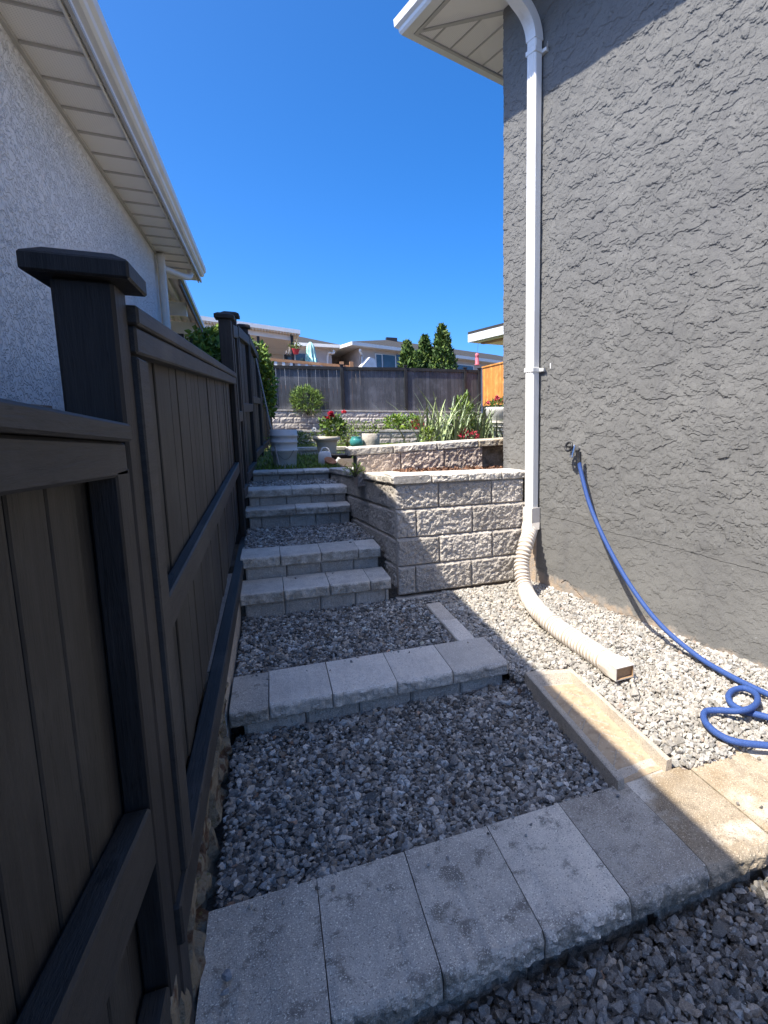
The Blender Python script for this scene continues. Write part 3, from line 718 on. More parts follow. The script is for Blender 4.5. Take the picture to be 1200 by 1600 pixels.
# flattened mouth
e0 = np.array(path[-1]); td = np.array(path[-1]) - np.array(path[-40]); td[2] = 0; td /= np.linalg.norm(td); sd = np.array([-td[1], td[0], 0]); upv = np.array([0, 0, 1.0])
def ringpts(c, hw, hh, n=16, sq=0.0):
    o = []
    for k in range(n):
        a_ = 2 * math.pi * k / n; cx, cz = math.cos(a_), math.sin(a_); p = 1 / max(abs(cx), abs(cz)) * sq + (1 - sq)
        o.append(c + sd * hw * cx * p + upv * hh * cz * p)
    return o
m = MB(); rings = [ringpts(e0 - td * .03, .064, .064), ringpts(e0 + td * .03, .066, .058, sq=.4), ringpts(e0 + td * .10, .064, .042, sq=.9), ringpts(e0 + td * .145, .064, .038, sq=1), ringpts(e0 + td * .145, .059, .033, sq=1)]
V = [p for r in rings for p in r]; m.add(V, [(i * 16 + k, i * 16 + (k + 1) % 16, (i + 1) * 16 + (k + 1) % 16, (i + 1) * 16 + k) for i in range(4) for k in range(16)]); mo = m.build('mouth', M['flex'], t)
m = MB(); r5 = ringpts(e0 + td * .143, .0592, .0332, sq=1); r6 = ringpts(e0 + td * .125, .056, .030, sq=1)
m.add(r5 + r6, [(k, (k + 1) % 16, 16 + (k + 1) % 16, 16 + k) for k in range(16)] + [tuple(range(16, 32))]); m.build('mouth_inside', M['rust'], mo)

# hose
hz = .062
hp = [onwall(905, 722, .085), onwall(908, 738, .09), onwall(922, 790, .12), onwall(948, 850, .16), onwall(985, 915, .20), onwall(1030, 974, .24),
      on_z(1085, 1022, .09), on_z(1135, 1053, hz + .005), on_z(1200, 1085, hz), on_z(1290, 1122, hz), on_z(1330, 1150, hz), on_z(1280, 1146, hz), on_z(1200, 1121, hz), on_z(1165, 1112, hz)]
hp += [on_z(1144, 1101, hz + .002), on_z(1138, 1088, hz + .004), on_z(1147, 1078, hz + .006), on_z(1165, 1076, hz + .008), on_z(1181, 1085, hz + .014), on_z(1183, 1097, hz + .022), on_z(1172, 1107, hz + .032), on_z(1150, 1111, hz + .024), on_z(1125, 1110, hz + .006),
       on_z(1105, 1111, hz), on_z(1099, 1118, hz), on_z(1104, 1131, hz), on_z(1122, 1147, hz - .002), on_z(1150, 1159, hz - .006), on_z(1200, 1165, hz - .012), on_z(1270, 1170, hz - .012), on_z(1400, 1190, hz - .01)]
t = thing('garden_hose', 'blue fabric garden hose hanging from the wall faucet and looped on gravel', 'hose')
m = MB(); m.tube(smooth_path(hp, 10), .0165, 12); m.build('hose_tube', M['hose'], t)
m = MB(); m.tube([onwall(905, 706, .08), onwall(905, 724, .085)], .018, 12); m.build('coupling', M['black'], t)

# splash block
t = thing('splash_block', 'long shallow tan concrete splash block half in sunlight on gravel', 'splash block')
a0, a1, b1, b0 = on_z(820, 1050, .075), on_z(895, 1045, .075), on_z(1050, 1185, .05), on_z(966, 1219, .05)
def lerp(u, v): return (a0 * (1 - u) + a1 * u) * (1 - v) + (b0 * (1 - u) + b1 * u) * v
m = MB(); rim = .10
us = [0, .02, rim, rim + .022, 1 - rim - .022, 1 - rim, .98, 1]; zs = [-.004, 0, 0, -.052, -.052, 0, 0, -.004]
vs = [0, .015, .045, .075] + list(np.linspace(.12, .96, 12)) + [1.0]
V = []
for v_ in vs:
    for u_, z_ in zip(us, zs):
        p = lerp(u_, v_).copy(); k = 0 if v_ <= .045 else min(1, (v_ - .045) / .03)
        zz = z_ * k if .02 < u_ < .98 else z_
        if v_ > .9 and zz < -.01: zz -= .006
        p[2] += zz + (.003 * (vnoise(np.array(u_ * 9), np.array(v_ * 30), 3) - .5)); V.append(p)
n = len(us); F = [(j * n + i, j * n + i + 1, (j + 1) * n + i + 1, (j + 1) * n + i) for j in range(len(vs) - 1) for i in range(n - 1)]
o_ = len(V); bound = [j * n for j in range(len(vs))] + [(len(vs) - 1) * n + i for i in range(1, n)] + [j * n + n - 1 for j in range(len(vs) - 2, -1, -1)] + list(range(n - 2, 0, -1))
V += [np.array([V[i][0], V[i][1], -.08]) for i in bound]; nb = len(bound)
F += [(bound[i], bound[(i + 1) % nb], o_ + (i + 1) % nb, o_ + i) for i in range(nb)]
m.add(V, F); sbody = m.build('tray', M['splash'], t)
m = MB(); g = np.random.default_rng(3)
for k in range(5):
    for sgn in (-1, 1):
        vv = .22 + k * .15; c0_ = lerp(.5 + sgn * .02, vv - .05); c1_ = lerp(.5 + sgn * .27, vv + .045)
        c0_[2] -= .0522; c1_[2] -= .0522
        m.tube([c0_ + (0, 0, .0012), c1_ + (0, 0, .0012)], .0042, 6)
m.build('chevron_rib', M['splash'], sbody)
m = MB(); vv = np.linspace(.09, .97, 40); uu_ = np.linspace(rim + .020, 1 - rim - .020, 14); V = []
for b_ in vv:
    for a_ in uu_:
        p = lerp(a_, b_).copy(); p[2] -= .0515 + (.006 if b_ > .9 else 0) - .0035 * fbm(np.array(a_ * 7.), np.array(b_ * 22.), 8, 3); V.append(p)
n = len(uu_); m.add(V, [(j * n + i, j * n + i + 1, (j + 1) * n + i + 1, (j + 1) * n + i) for j in range(len(vv) - 1) for i in range(n - 1)]); m.build('sand_layer', M['sand'], sbody)

# ------------------------------------------------------------------ house on the left
hl = thing('stucco_house', 'white stucco neighbour house with long beige soffit and gutter at left', 'house', (0, 0, 0))
WX, EX, ZL = -1.06, -.72, 3.40
m = MB(); m.box(-7, -4, .2, WX, 7.45, ZL); m.build('wall', M['wstucco'], hl)
m = MB(); m.box(WX - .02, -4, 1.50, WX + .012, 3.62, 1.60); m.box(WX - .02, -4, .2, WX + .004, 7.4, 1.50); m.build('wall_foot', M['stuccobase'], hl)
m = MB(); m.box(WX, -4, ZL + .002, EX, 8.6, ZL + .02); m.box(-7, 7.45, ZL + .002, WX, 8.6, ZL + .02); so = m.build('soffit', M['vent'], hl)
m = MB()
for y in np.arange(-3.9, 8.5, .305): m.box(WX + .022, y, ZL - .012, EX - .021, y + .012, ZL + .001)
m.box(WX + .0005, -4, ZL - .022, WX + .02, 7.6, ZL + .0005); m.box(EX - .02, -4, ZL - .018, EX - .0005, 8.6, ZL + .0005)
m.build('seam', M['ribline'], so)
m = MB(); gl = [(EX, ZL - .02), (EX + .012, ZL - .02), (EX + .012, ZL + .02), (EX + .004, ZL + .03), (EX + .004, ZL + .06), (EX + .06, ZL + .06), (EX + .075, ZL + .075), (EX + .08, ZL + .10), (EX + .10, ZL + .12), (EX + .105, ZL + .17), (EX + .09, ZL + .17), (EX, ZL + .16)]
gl = [(x - .07, z) if 0 else (x, z) for x, z in gl]
m.prism([(x - .045, -4, z) for x, z in gl], (0, 12.62, 0)); m.build('gutter', M['cream'], hl)
m = MB(); m.add([(EX - .02, -4, ZL + .165), (EX - .02, 8.62, ZL + .165), (-4.5, 8.66, ZL + 1.25), (-4.5, -4, ZL + 1.25), (-8, -4, ZL + .165), (-8, 8.66, ZL + .165), (EX - .02, 8.62, ZL + .10), (-8, 8.66, ZL + .10)], [(0, 1, 2, 3), (3, 2, 5, 4), (1, 6, 7, 5, 2)]); m.build('roof', M['shingle'], hl)
m = MB(); c = M['white']
pth = [(EX - .08, 8.1, ZL + .02), (EX - .08, 8.05, ZL - .06), (EX - .12, 7.9, ZL - .12), (WX + .07, 7.40, ZL - .17), (WX + .06, 7.36, ZL - .24), (WX + .06, 7.36, .4)]
m.tube(smooth_path(pth, 6), .038, 10); m.build('downspout', M['cream'], hl)
# patio cover behind it
pc = thing('patio_cover', 'beige corrugated patio cover on dark beams behind the white house', 'patio cover')
e0_, e1_ = on_y(279, 433, 8.75), on_y(322, 528, 12.6)
m = MB(); n = 26
for i in range(n):
    x0 = e0_[0] - .13 * i - .01; zz = .10 * i / n
    V = []
    for xx, zd in ((x0, 0), (x0 - .05, 0), (x0 - .07, .035), (x0 - .11, .035), (x0 - .13, 0)):
        s_ = (x0 - xx); V += [(xx, e0_[1], e0_[2] + zz + zd), (xx + (e1_[0] - e0_[0]), e1_[1], e1_[2] + zz + zd)]
    m.add(V, [(2 * k, 2 * k + 1, 2 * k + 3, 2 * k + 2) for k in range(4)])
m.build('roof_sheet', M['cream'], pc)
m = MB(); m.prism([e0_ + (-.01, 0, -.10), e0_ + (.02, 0, -.10), e0_ + (.02, 0, .02), e0_ + (-.01, 0, .02)], e1_ - e0_); m.build('edge_trim', M['steel'], pc)
m = MB(); m.prism([e0_ + (.021, 0, -.02), e0_ + (.05, 0, -.02), e0_ + (.05, 0, .05), e0_ + (.021, 0, .05)], e1_ - e0_); m.build('gutter', M['white'], pc)
for q in (.32, .66, .97):
    p = e0_ + (e1_ - e0_) * q; m = MB(); m.box(p[0] - 3, p[1] - .05, p[2] - .22, p[0] - .05, p[1] + .05, p[2] - .02); m.build('beam', M['cream'], pc)
for q in (.66, .97):
    p = e0_ + (e1_ - e0_) * q; m = MB(); m.box(p[0] - .35, p[1] - .051, .3, p[0] - .25, p[1] + .051, p[2] - .221); m.build('post', M['steel'], pc)

# ------------------------------------------------------------------ left fence
fe = thing('wood_fence', 'dark stained wooden board fence with capped posts along the left side', 'fence')
def skew(mb, y0, k):
    mb.v = [(x, y, z + k * (y - y0)) for x, y, z in mb.v]; return mb
def slant(mb): mb.v = [(x + fence_x(y) + .25, y, z) for x, y, z in mb.v]; return mb
def boards(y0, y1, z0, z1, x, k, seed, name='board_panel'):
    g = np.random.default_rng(seed); m = MB(); y = y0
    while y < y1 - .01:
        wd = min(.14 + g.uniform(-.012, .012), y1 - y); dx = g.uniform(-.003, .003); t_ = g.uniform(.78, 1.2)
        m.box(x - .018 + dx, y + .0025, z0, x + dx, y + wd - .0025, z1, (t_, t_ * g.uniform(.97, 1.0), t_ * g.uniform(.92, 1.0)), .003); y += wd
    skew(m, y0, k); slant(m); return m.build(name, M['board'], fe)
def rail(y0, y1, z0, z1, x0, x1, k, name='rail', tone=1.0):
    m = MB(); m.box(x0, y0, z0, x1, y1, z1, (tone,) * 3, .005); skew(m, y0, k); slant(m); return m.build(name, M['rail'], fe)
def post(y, z0, z1, capz, x0=-.362, x1=-.262, d=.10, capo=.055):
    m = MB(); m.box(x0, y, z0, x1, y + d, z1, None, .006); slant(m); p = m.build('post', M['post'], fe)
    m = MB(); xo0, xo1, yo0, yo1 = x0 - capo, x1 + capo, y - capo, y + d + capo; cx, cy = (x0 + x1) / 2, y + d / 2
    m.box(xo0, yo0, z1, xo1, yo1, z1 + .035, None, .004)
    q = .03; top = [(xo0 + q, yo0 + q), (xo1 - q, yo0 + q), (xo1 - q, yo1 - q), (xo0 + q, yo1 - q)]
    m.add([(xo0 + .004, yo0 + .004, z1 + .035), (xo1 - .004, yo0 + .004, z1 + .035), (xo1 - .004, yo1 - .004, z1 + .035), (xo0 + .004, yo1 - .004, z1 + .035)] + [(a, b, z1 + .035 + capz) for a, b in top], [(0, 1, 5, 4), (1, 2, 6, 5), (2, 3, 7, 6), (3, 0, 4, 7), (4, 5, 6, 7)])
    slant(m); m.build('post_cap', M['post'], p)
# nearest panel
boards(-1.1, 1.22, .12, 1.47, -.312, -.02, 1)
rail(-1.1, 1.285, 1.487 + .09, 1.522 + .09, -.33, -.250, -.046, 'top_rail', .95); rail(-1.1, 1.282, 1.420 + .09, 1.4855 + .09, -.300, -.262, -.046, 'top_rail', .8)
rail(-1.1, 1.19, .70 + .29, .826 + .29, -.311, -.262, -.163, 'rail', .7)
rail(-1.1, 1.19, .22, .33, -.311, -.262, .0, 'rail', .7)
m = MB(); m.box(-.311, 1.198, .2, -.262, 1.292, 1.416, (.9,) * 3, .004); m.build('stile', M['post'], fe)
post(1.31, 0, 1.775, .014, capo=.034)
# long panel
m = MB(); m.box(-.311, 1.414, .32, -.250, 1.515, 1.645, (.95,) * 3, .004); m.build('stile', M['rail'], fe)
K = .0505  # the long panel climbs gently
boards(1.50, 5.48, .40, 1.70, -.306, K, 2)
rail(1.416, 5.52, 1.712, 1.752, -.33, -.243, K, 'top_rail', 1.1); rail(1.416, 5.52, 1.652, 1.709, -.300, -.250, K, 'top_rail', .9)
rail(1.517, 5.50, .955, 1.050, -.305, -.268, .0313, 'rail', .95)
rail(1.30, 5.54, .308, .410, -.305, -.248, .0137, 'bottom_rail', .8)
m = MB(); m.box(-.300, 5.42, .5, -.262, 5.50, 1.86, (.5,) * 3, .004); m.build('stile', M['post'], fe)
post(5.55, .3, 2.43, .015, capo=.03)
# panels beyond
yy = [5.65, 6.30, 8.35, 11.0, 13.8, 16.6, 19.5]; zt = [2.40, 2.50, 2.72, 2.78, 2.80, 2.80, 2.80]; zb = [.75, .85, .98, 1.0, 1.0, 1.0, 1.0]
for i in range(6):
    y0, y1 = yy[i], yy[i + 1] - .10
    k = (zt[i + 1] - zt[i]) / (yy[i + 1] - yy[i]) * .8
    boards(y0 + .01, y1 - .01, zb[i], zt[i] - .08, -.306, k, 20 + i); rail(y0 + .005, y1 - .005, zt[i] - .11, zt[i], -.31, -.250, k, 'top_rail', 1.1)
    rail(y0 + .005, y1 - .005, zb[i] + .05, zb[i] + .15, -.305, -.255, 0, 'bottom_rail', .8); rail(y0 + .006, y1 - .006, (zb[i] + zt[i]) / 2 - .05, (zb[i] + zt[i]) / 2 + .05, -.305, -.258, .03, 'rail', .8)
    m = MB(); m.box(-.304, y0 + .006, zb[i] + .16, -.254, y0 + .10, zt[i] - .115, (1.1,) * 3, .004); slant(m); m.build('stile', M['rail'], fe)
    post(y1 + .005, zb[i] - .2, zt[i + 1] + .06, .015, capo=.03)

# broken footing under the fence
m = MB(); ysf = np.linspace(.5, 2.78, 150); zsf = np.linspace(-.12, .32, 26); Yg, Zg = np.meshgrid(ysf, zsf)
Xg = -.300 + .05 * (fbm(Yg * 9, Zg * 9, 4, 4) - .4) + .05 * np.clip(.12 - Zg, 0, .2) + .03 * (vnoise(Yg * 16, Zg * 22, 9) > .55)
W = len(ysf); m.add(np.stack([Xg, Yg, Zg], -1).reshape(-1, 3).tolist(), [(j * W + i, j * W + i + 1, (j + 1) * W + i + 1, (j + 1) * W + i) for j in range(len(zsf) - 1) for i in range(W - 1)])
m.box(-.42, .5, -.12, -.36, 2.78, .318); tag(m.build('footing', M['footing']), 'rough broken concrete and dirt footing showing under the dark fence', 'footing')
m = MB(); m.box(-.42, 2.80, -.1, -.272, 7.2, .34); tag(m.build('footing', M['block']), 'plain hidden concrete footing strip beside the block steps', 'footing')

# ------------------------------------------------------------------ plants helper
def leafset(P, Nrm, size, aspect, g, tone, bend=.3, fold=0.0):
    n = len(P); d = Nrm / (np.linalg.norm(Nrm, axis=1)[:, None] + 1e-9); r = g.normal(size=(n, 3)); s = np.cross(d, r); s /= np.linalg.norm(s, axis=1)[:, None] + 1e-9
    k = np.cross(s, d); size = np.asarray(size)[:, None] if np.ndim(size) else size
    a = P; b = P + d * size * .5 + s * size * aspect + k * size * .08; c = P + d * size - k * size * bend; e = P + d * size * .5 - s * size * aspect + k * size * .08
    V = np.stack([a, b, c, e], 1).reshape(-1, 3); F = np.arange(n * 4).reshape(-1, 4); return V, F, np.repeat(tone, 4, 0)
def tones(n, g, lo=.6, hi=1.5, yellow=.2):
    t = g.uniform(lo, hi, n)[:, None] * np.ones((n, 3)); y = g.random(n) < yellow; t[y] *= (1.5, 1.25, .8); return t
def bush(name, label, cat, c, r, n, leaf, asp, m='leaf', seed=1, up=.5, group=None, stem=True, lo=.6, hi=1.5, yellow=.2):
    g = np.random.default_rng(seed); r = np.array(r); t = thing(name, label, cat, tuple(c), 0, group)
    d = g.normal(size=(n, 3)); d /= np.linalg.norm(d, axis=1)[:, None]; rad = g.uniform(.35, 1, n) ** .5
    rad *= .55 + .85 * fbm(d[:, 0] * 2.2 + seed, d[:, 1] * 2.2 + d[:, 2] * 1.9, seed, 3)
    P = d * rad[:, None] * r + np.array([0, 0, r[2]]); P[:, 2] = np.abs(P[:, 2]); nrm = d + np.array([0, 0, up]) + g.normal(scale=.5, size=(n, 3))
    V, F, C = leafset(P, nrm, g.uniform(.6, 1.3, n) * leaf, asp, g, tones(n, g, lo, hi, yellow)); raw('foliage', V, F, M[m], C, t)
    if stem:
        mb = MB()
        for k in range(7): mb.tube([(0, 0, -.02), tuple(d[k] * r * .35 + (0, 0, r[2] * .6)), tuple(d[k] * r * .75 + (0, 0, r[2]))], [.012, .008, .003], 5)
        mb.build('stem', M['stem'], t)
    return t
def straps(name, label, c, n, h, spread, seed, m='strap', wdt=.0115, group=None, cat='plant'):
    g = np.random.default_rng(seed); t = thing(name, label, cat, tuple(c), 0, group); Vs = []; Fs = []; Cs = []
    for i in range(n):
        b = np.array([g.normal(0, spread * .35), g.normal(0, spread * .25), 0]); az = g.uniform(0, 2 * math.pi); L_ = h * g.uniform(.35, 1.25); out = g.uniform(.1, .75) * L_; sd = np.array([-math.sin(az), math.cos(az), 0])
        droop = g.uniform(0, .45) * L_; tone = g.uniform(.6, 1.6) * np.array([1, 1, g.uniform(.7, 1.1)])
        for k in range(7):
            q = k / 6; p = b + np.array([math.cos(az), math.sin(az), 0]) * out * q ** 1.7 + np.array([0, 0, L_ * q - droop * q ** 3]); ww = wdt * (1 - q ** 2.5) + .001
            Vs += [p - sd * ww, p + sd * ww]; Cs += [tone, tone]
        o = i * 14; Fs += [(o + 2 * k, o + 2 * k + 1, o + 2 * k + 3, o + 2 * k + 2) for k in range(6)]
    raw('leaves', np.array(Vs), np.array(Fs), M[m], np.array(Cs), t, True); return t
def pxs(y, s): return s * y * 1.06 / FPX        # size in metres of s photo pixels at distance y

# ------------------------------------------------------------------ lawn
g = np.random.default_rng(44); n = 14000
P = np.column_stack([g.uniform(-.2, 4.5, n), 7.45 + 9.5 * g.random(n) ** 1.8, np.full(n, .915)])
P = P[[not (p[1] < 9 and p[0] > .9) for p in P]]; n = len(P)
V, F, C = leafset(P, np.column_stack([g.normal(0, .35, n), g.normal(0, .35, n), np.ones(n)]), g.uniform(.04, .10, n), .07, g, tones(n, g, .6, 1.4, .35)); kind(raw('grass', V, F, M['grass'], C), 'stuff')
m = MB(); m.add([(-.3, 7.5, .925), (.72, 7.5, .925), (.72, 9.05, .925), (7.6, 9.05, .925), (7.6, 17.05, .925), (0, 17.05, .925)], [(0, 1, 2, 3, 4, 5)]); kind(m.build('lawn', M['lawn_soil']), 'structure')

# ------------------------------------------------------------------ tiered block walls at the back of the yard
def tier(label, x0, x1, y, z0, ncourse, ch, seed, slope=0.0):
    t = thing('garden_wall', label, 'retaining wall', (x0, y, z0)); g = np.random.default_rng(seed)
    for c in range(ncourse):
        m = MB(); x = -g.uniform(0, .4); zc0 = c * ch
        while x < x1 - x0:
            w_ = .44; xa, xb = max(0, x), min(x1 - x0, x + w_)
            if xb - xa > .05:
                q = split_mesh(xb - xa - .008, ch - .012, .2, .03, int(g.integers(1e6)), nx=8, nz=4, arris=.02)
                m.add([(a + xa, b + c * .012, e + zc0 + slope * (a + xa)) for a, b, e in q.v], q.f)
            x += w_
        m.build('course', M['block'], t)
    m = MB(); L_ = x1 - x0
    m.prism([(0, -.03 + ncourse * .012, ncourse * ch - .006), (L_, -.03 + ncourse * .012, ncourse * ch - .006 + slope * L_), (L_, -.03 + ncourse * .012, ncourse * ch + .05 + slope * L_), (0, -.03 + ncourse * .012, ncourse * ch + .05)], (0, .3, 0)); m.build('cap', M['cap'], t)
tier('tall tiered block wall right under the far black fence', .05, 7.6, 20.0, .95, 5, .205, 3)
tier('low front block wall with flower bed on top across the back yard', .3, 7.5, 17.0, .90, 2, .20, 4)
tier('short block kerb crossing the lawn behind the white bucket', .0, 2.2, 11.2, .90, 1, .12, 5)

# back fence
bf = thing('wood_fence', 'black board fence across the back of the yard on top of block wall', 'fence', (0, 20.15, 1.98))
pxp = [.10, 2.43, 4.68, 6.98, 7.56]; zt = [1.46, 1.50, 1.56, 1.58, 1.58]; g = np.random.default_rng(9)
for i in range(4):
    m = MB(); x = pxp[i] + .06
    while x < pxp[i + 1] - .06:
        wd = min(.14, pxp[i + 1] - .05 - x); tn = g.uniform(.9, 1.5); m.box(x + .003, 0, .0, x + wd - .003, .02, zt[i] - .06 + (zt[i + 1] - zt[i]) * (x - pxp[i]) / (pxp[i + 1] - pxp[i]), (tn,) * 3); x += wd
    m.build('board_panel', M['backboard'], bf)
    m = MB(); m.prism([(pxp[i] + .055, -.05, zt[i] - .075), (pxp[i + 1] - .055, -.05, zt[i + 1] - .075), (pxp[i + 1] - .055, -.05, zt[i + 1] + .03), (pxp[i] + .055, -.05, zt[i] + .03)], (0, .045, 0)); m.build('top_rail', M['post'], bf)
for x, z in zip(pxp, zt):
    m = MB(); m.box(x - .052, -.07, -.1, x + .052, .035, z + .08, None, .008); p = m.build('post', M['post'], bf)
    m = MB(); m.box(x - .075, -.09, z + .081, x + .075, .055, z + .115, None, .006); m.build('post_cap', M['post'], p)

# cedar fence on the right side of the yard
of = thing('wood_fence', 'bright orange cedar board fence beside the grey house corner', 'fence', (7.62, 13.5, 0)); g = np.random.default_rng(19)
m = MB(); y = 0
while y < 6.4:
    tn = g.uniform(.8, 1.15); m.box(0, y + .003, 2.22, .02, y + .137, 3.58 + .01 * y, (tn, tn * g.uniform(.85, 1.05), tn)); y += .14
m.build('board_panel', M['cedar'], of)
m = MB(); m.prism([(-.03, 0, 3.59), (.05, 0, 3.59), (.05, 0, 3.64), (-.03, 0, 3.64)], (0, 6.45, .065)); m.build('top_rail', M['cedar'], of)
m = MB(); m.box(.0, 0, .9, .2, 6.45, 2.215); m.build('retaining_base', M['post'], of)

# ------------------------------------------------------------------ yard objects
def at(x, y, Y): return on_y(x, y, Y)
# stacked white buckets by the fence
Y = 8.0; b = at(446, 728, Y); b[2] = .925; rr = pxs(Y, 17)
t = thing('bucket', 'stacked pair of plain white plastic buckets on grass by fence', 'bucket', b)
m = MB(); m.lathe([(rr * .82, 0), (rr * .93, .22), (rr * 1.02, .225), (rr * 1.02, .245), (rr * .95, .25), (rr * .97, .30)], seg=32); m.build('lower_bucket', M['bucket'], t)
m = MB(); m.lathe([(rr * .96, .301), (rr * .98, .335), (rr * 1.03, .338), (rr * 1.03, .36), (rr * .99, .363), (rr * 1.0, .42), (rr * 1.05, .423), (rr * 1.05, .45), (rr * 1.0, .452), (rr * 1.02, .515), (rr * .95, .515), (rr * .88, .36)], seg=32); m.build('upper_bucket', M['bucket'], t)
m = MB(); a = np.linspace(-2.2, -.9, 12); m.tube([(rr * 1.05 * math.cos(q), rr * 1.05 * math.sin(q), .24 - .12 * math.sin((q + 2.2) / 1.3 * math.pi)) for q in a], .004, 6); m.build('wire_handle', M['metalpole'], t)
# leaning pole
m = MB(); p0 = at(436, 727, 7.75); p1 = at(400, 560, 8.6); m.tube([p0, p1], .011, 8); tag(m.build('garden_pole', M['metalpole']), 'thin grey pole leaning on the dark fence beside white buckets', 'pole')
# cream pot with peony
Y = 8.6; b = at(512, 722, Y); b[2] = .93; r = pxs(Y, 17)
t = thing('flower_pot', 'tall cream pot with rim standing at the lawn edge under red peonies', 'flower pot', b)
m = MB(); m.lathe([(r * .62, 0), (r * .70, .14), (r * .80, .30), (r * .86, .34), (r * 1.05, .345), (r * 1.08, .40), (r * .96, .402), (r * .9, .36), (0, .35)], seg=32); m.build('pot', M['creampot'], t)
t = bush('peony', 'red flowering peony plant growing out of the cream pot', 'plant', b + (.10, .05, .36), (.17, .17, .17), 420, .075, .22, seed=3)
g = np.random.default_rng(8); n = 8
for i in range(6):
    c = np.array([g.uniform(-.19, .17), g.uniform(-.16, .06), .25 + g.uniform(0, .16)]); n = 40; d = g.normal(size=(n, 3)); d[:, 2] = np.abs(d[:, 2])
    V, F, C = leafset(np.repeat(c[None], n, 0), d, g.uniform(.03, .055, n), .4, g, g.uniform(.7, 1.5, n)[:, None] * np.array([(1, .9 + .8 * g.random(), 1.3)])); raw('flower', V, F, M['flower'], C, t)
# white jug-like pot in front
Y = 8.1; b = at(508, 726, Y); b[2] = .93
t = thing('watering_can', 'off white plastic watering jug leaning in front of the cream pot', 'watering can', b)
m = MB(); m.lathe([(.075, 0), (.088, .04), (.092, .13), (.08, .18), (.062, .20)], seg=24); m.build('body', M['bucket'], t)
m = MB(); m.tube(smooth_path([(.08, 0, .05), (.16, 0, .05), (.20, -.02, .10)], 6), [.03] * 12 + [.03], 10); m.build('spout', M['whitepot'], t)
m = MB(); m.tube(smooth_path([(-.055, 0, .19), (-.02, 0, .25), (.05, 0, .235), (.08, 0, .15)], 6), .009, 8); m.build('handle', M['bucket'], t)
# terracotta chunk and dark bowl
b = at(513, 726, 7.95); m = MB(); m.lathe([(.05, 0), (.075, .09), (.085, .10), (.07, .10), (0, .06)], (0, 0, 0), 20); o = m.build('flower_pot', M['terra']); o.location = (b[0], b[1], .93); o.rotation_euler = (.5, .3, 0); tag(o, 'small tipped terracotta pot at the feet of the white watering jug', 'flower pot')
b = at(533, 725, 8.3); m = MB(); m.lathe([(.10, 0), (.17, .10), (.20, .13), (.18, .13), (.0, .06)], (0, 0, 0), 28); o = m.build('planter_bowl', M['steel']); o.location = (b[0], b[1], .95); tag(o, 'dark shallow bowl on the ground beside the end of pinkish wall', 'bowl')
# teal pot, stone pot
Y = 10.5; b = at(557.5, 700, Y); r = pxs(Y, 9.5); t = thing('flower_pot', 'round teal glazed pot between the yellow flowers and concrete pot', 'flower pot', b)
m = MB(); m.lathe([(r * .5, 0), (r * .9, .05), (r, .11), (r * .85, .17), (r * .7, .19), (r * .8, .21), (r * .68, .21), (0, .15)], seg=28); m.build('pot', M['tealpot'], t)
m = MB(); m.lathe([(0, .151), (r * .70, .17)], seg=20); m.build('soil', M['soil'], t)
Y = 10.6; b = at(580, 699, Y); r = pxs(Y, 12.5); t = thing('flower_pot', 'pale cylindrical concrete pot right of the teal glazed pot', 'flower pot', b)
m = MB(); m.lathe([(r * .96, 0), (r * .98, .12), (r, .26), (r * .9, .265), (r * .85, .22), (0, .2)], seg=28); m.build('pot', M['stonepot'], t)
m = MB(); m.lathe([(0, .201), (r * .86, .222)], seg=20); m.build('soil', M['soil'], t)
b = np.array([b[0], b[1], b[2] + .2]); bush('potted_plant', 'sparse orange tinged plant in the pale concrete pot', 'plant', b, (.20, .15, .12), 120, .05, .25, seed=13, yellow=.8)
b = at(543, 697, 11.0); bush('potted_plant', 'yellow green bushy flowers left of the teal pot', 'plant', b, (.26, .2, .20), 420, .05, .2, seed=14, yellow=.6)
b = at(455, 697, 12.5); bush('ground_plant', 'low pale green weeds behind the white buckets', 'plant', b, (.55, .4, .16), 400, .06, .18, seed=15, yellow=.5)
b = at(500, 695, 13.5); bush('ground_plant', 'low dry weeds along the lawn behind the cream pot', 'plant', b, (.8, .4, .14), 400, .06, .18, seed=16, yellow=.7)
b = at(551, 729, 5.15); b[2] = 1.06; bush('ground_plant', 'yellowing weeds at the left foot of the pinkish planter wall', 'plant', b + (.03, .08, -.02), (.10, .06, .05), 110, .035, .16, seed=17, yellow=.9, lo=.9, hi=1.9)
# round white garden ornament on a stake
b = at(492, 690, 11.5); m = MB(); m.tube([(0, 0, -.1), (0, 0, .20)], .006, 6); t = thing('garden_stake', 'thin stake with a round white ornament left of red peonies', 'garden stake', b); m.build('stake', M['metalpole'], t)
m = MB(); a = np.linspace(0, 2 * math.pi, 17); m.tube([(.03 * math.cos(q), 0, .235 + .03 * math.sin(q)) for q in a], .014, 8, cap=False); m.build('ring', M['white'], t)
# bush on the upper wall
b = at(480, 643, 19.95); bush('shrub', 'loose light green shrub hanging over the tall back wall', 'shrub', b + (0, -.05, -.10), (.54, .35, .47), 1500, .17, .06, seed=21, up=.7, yellow=.35)
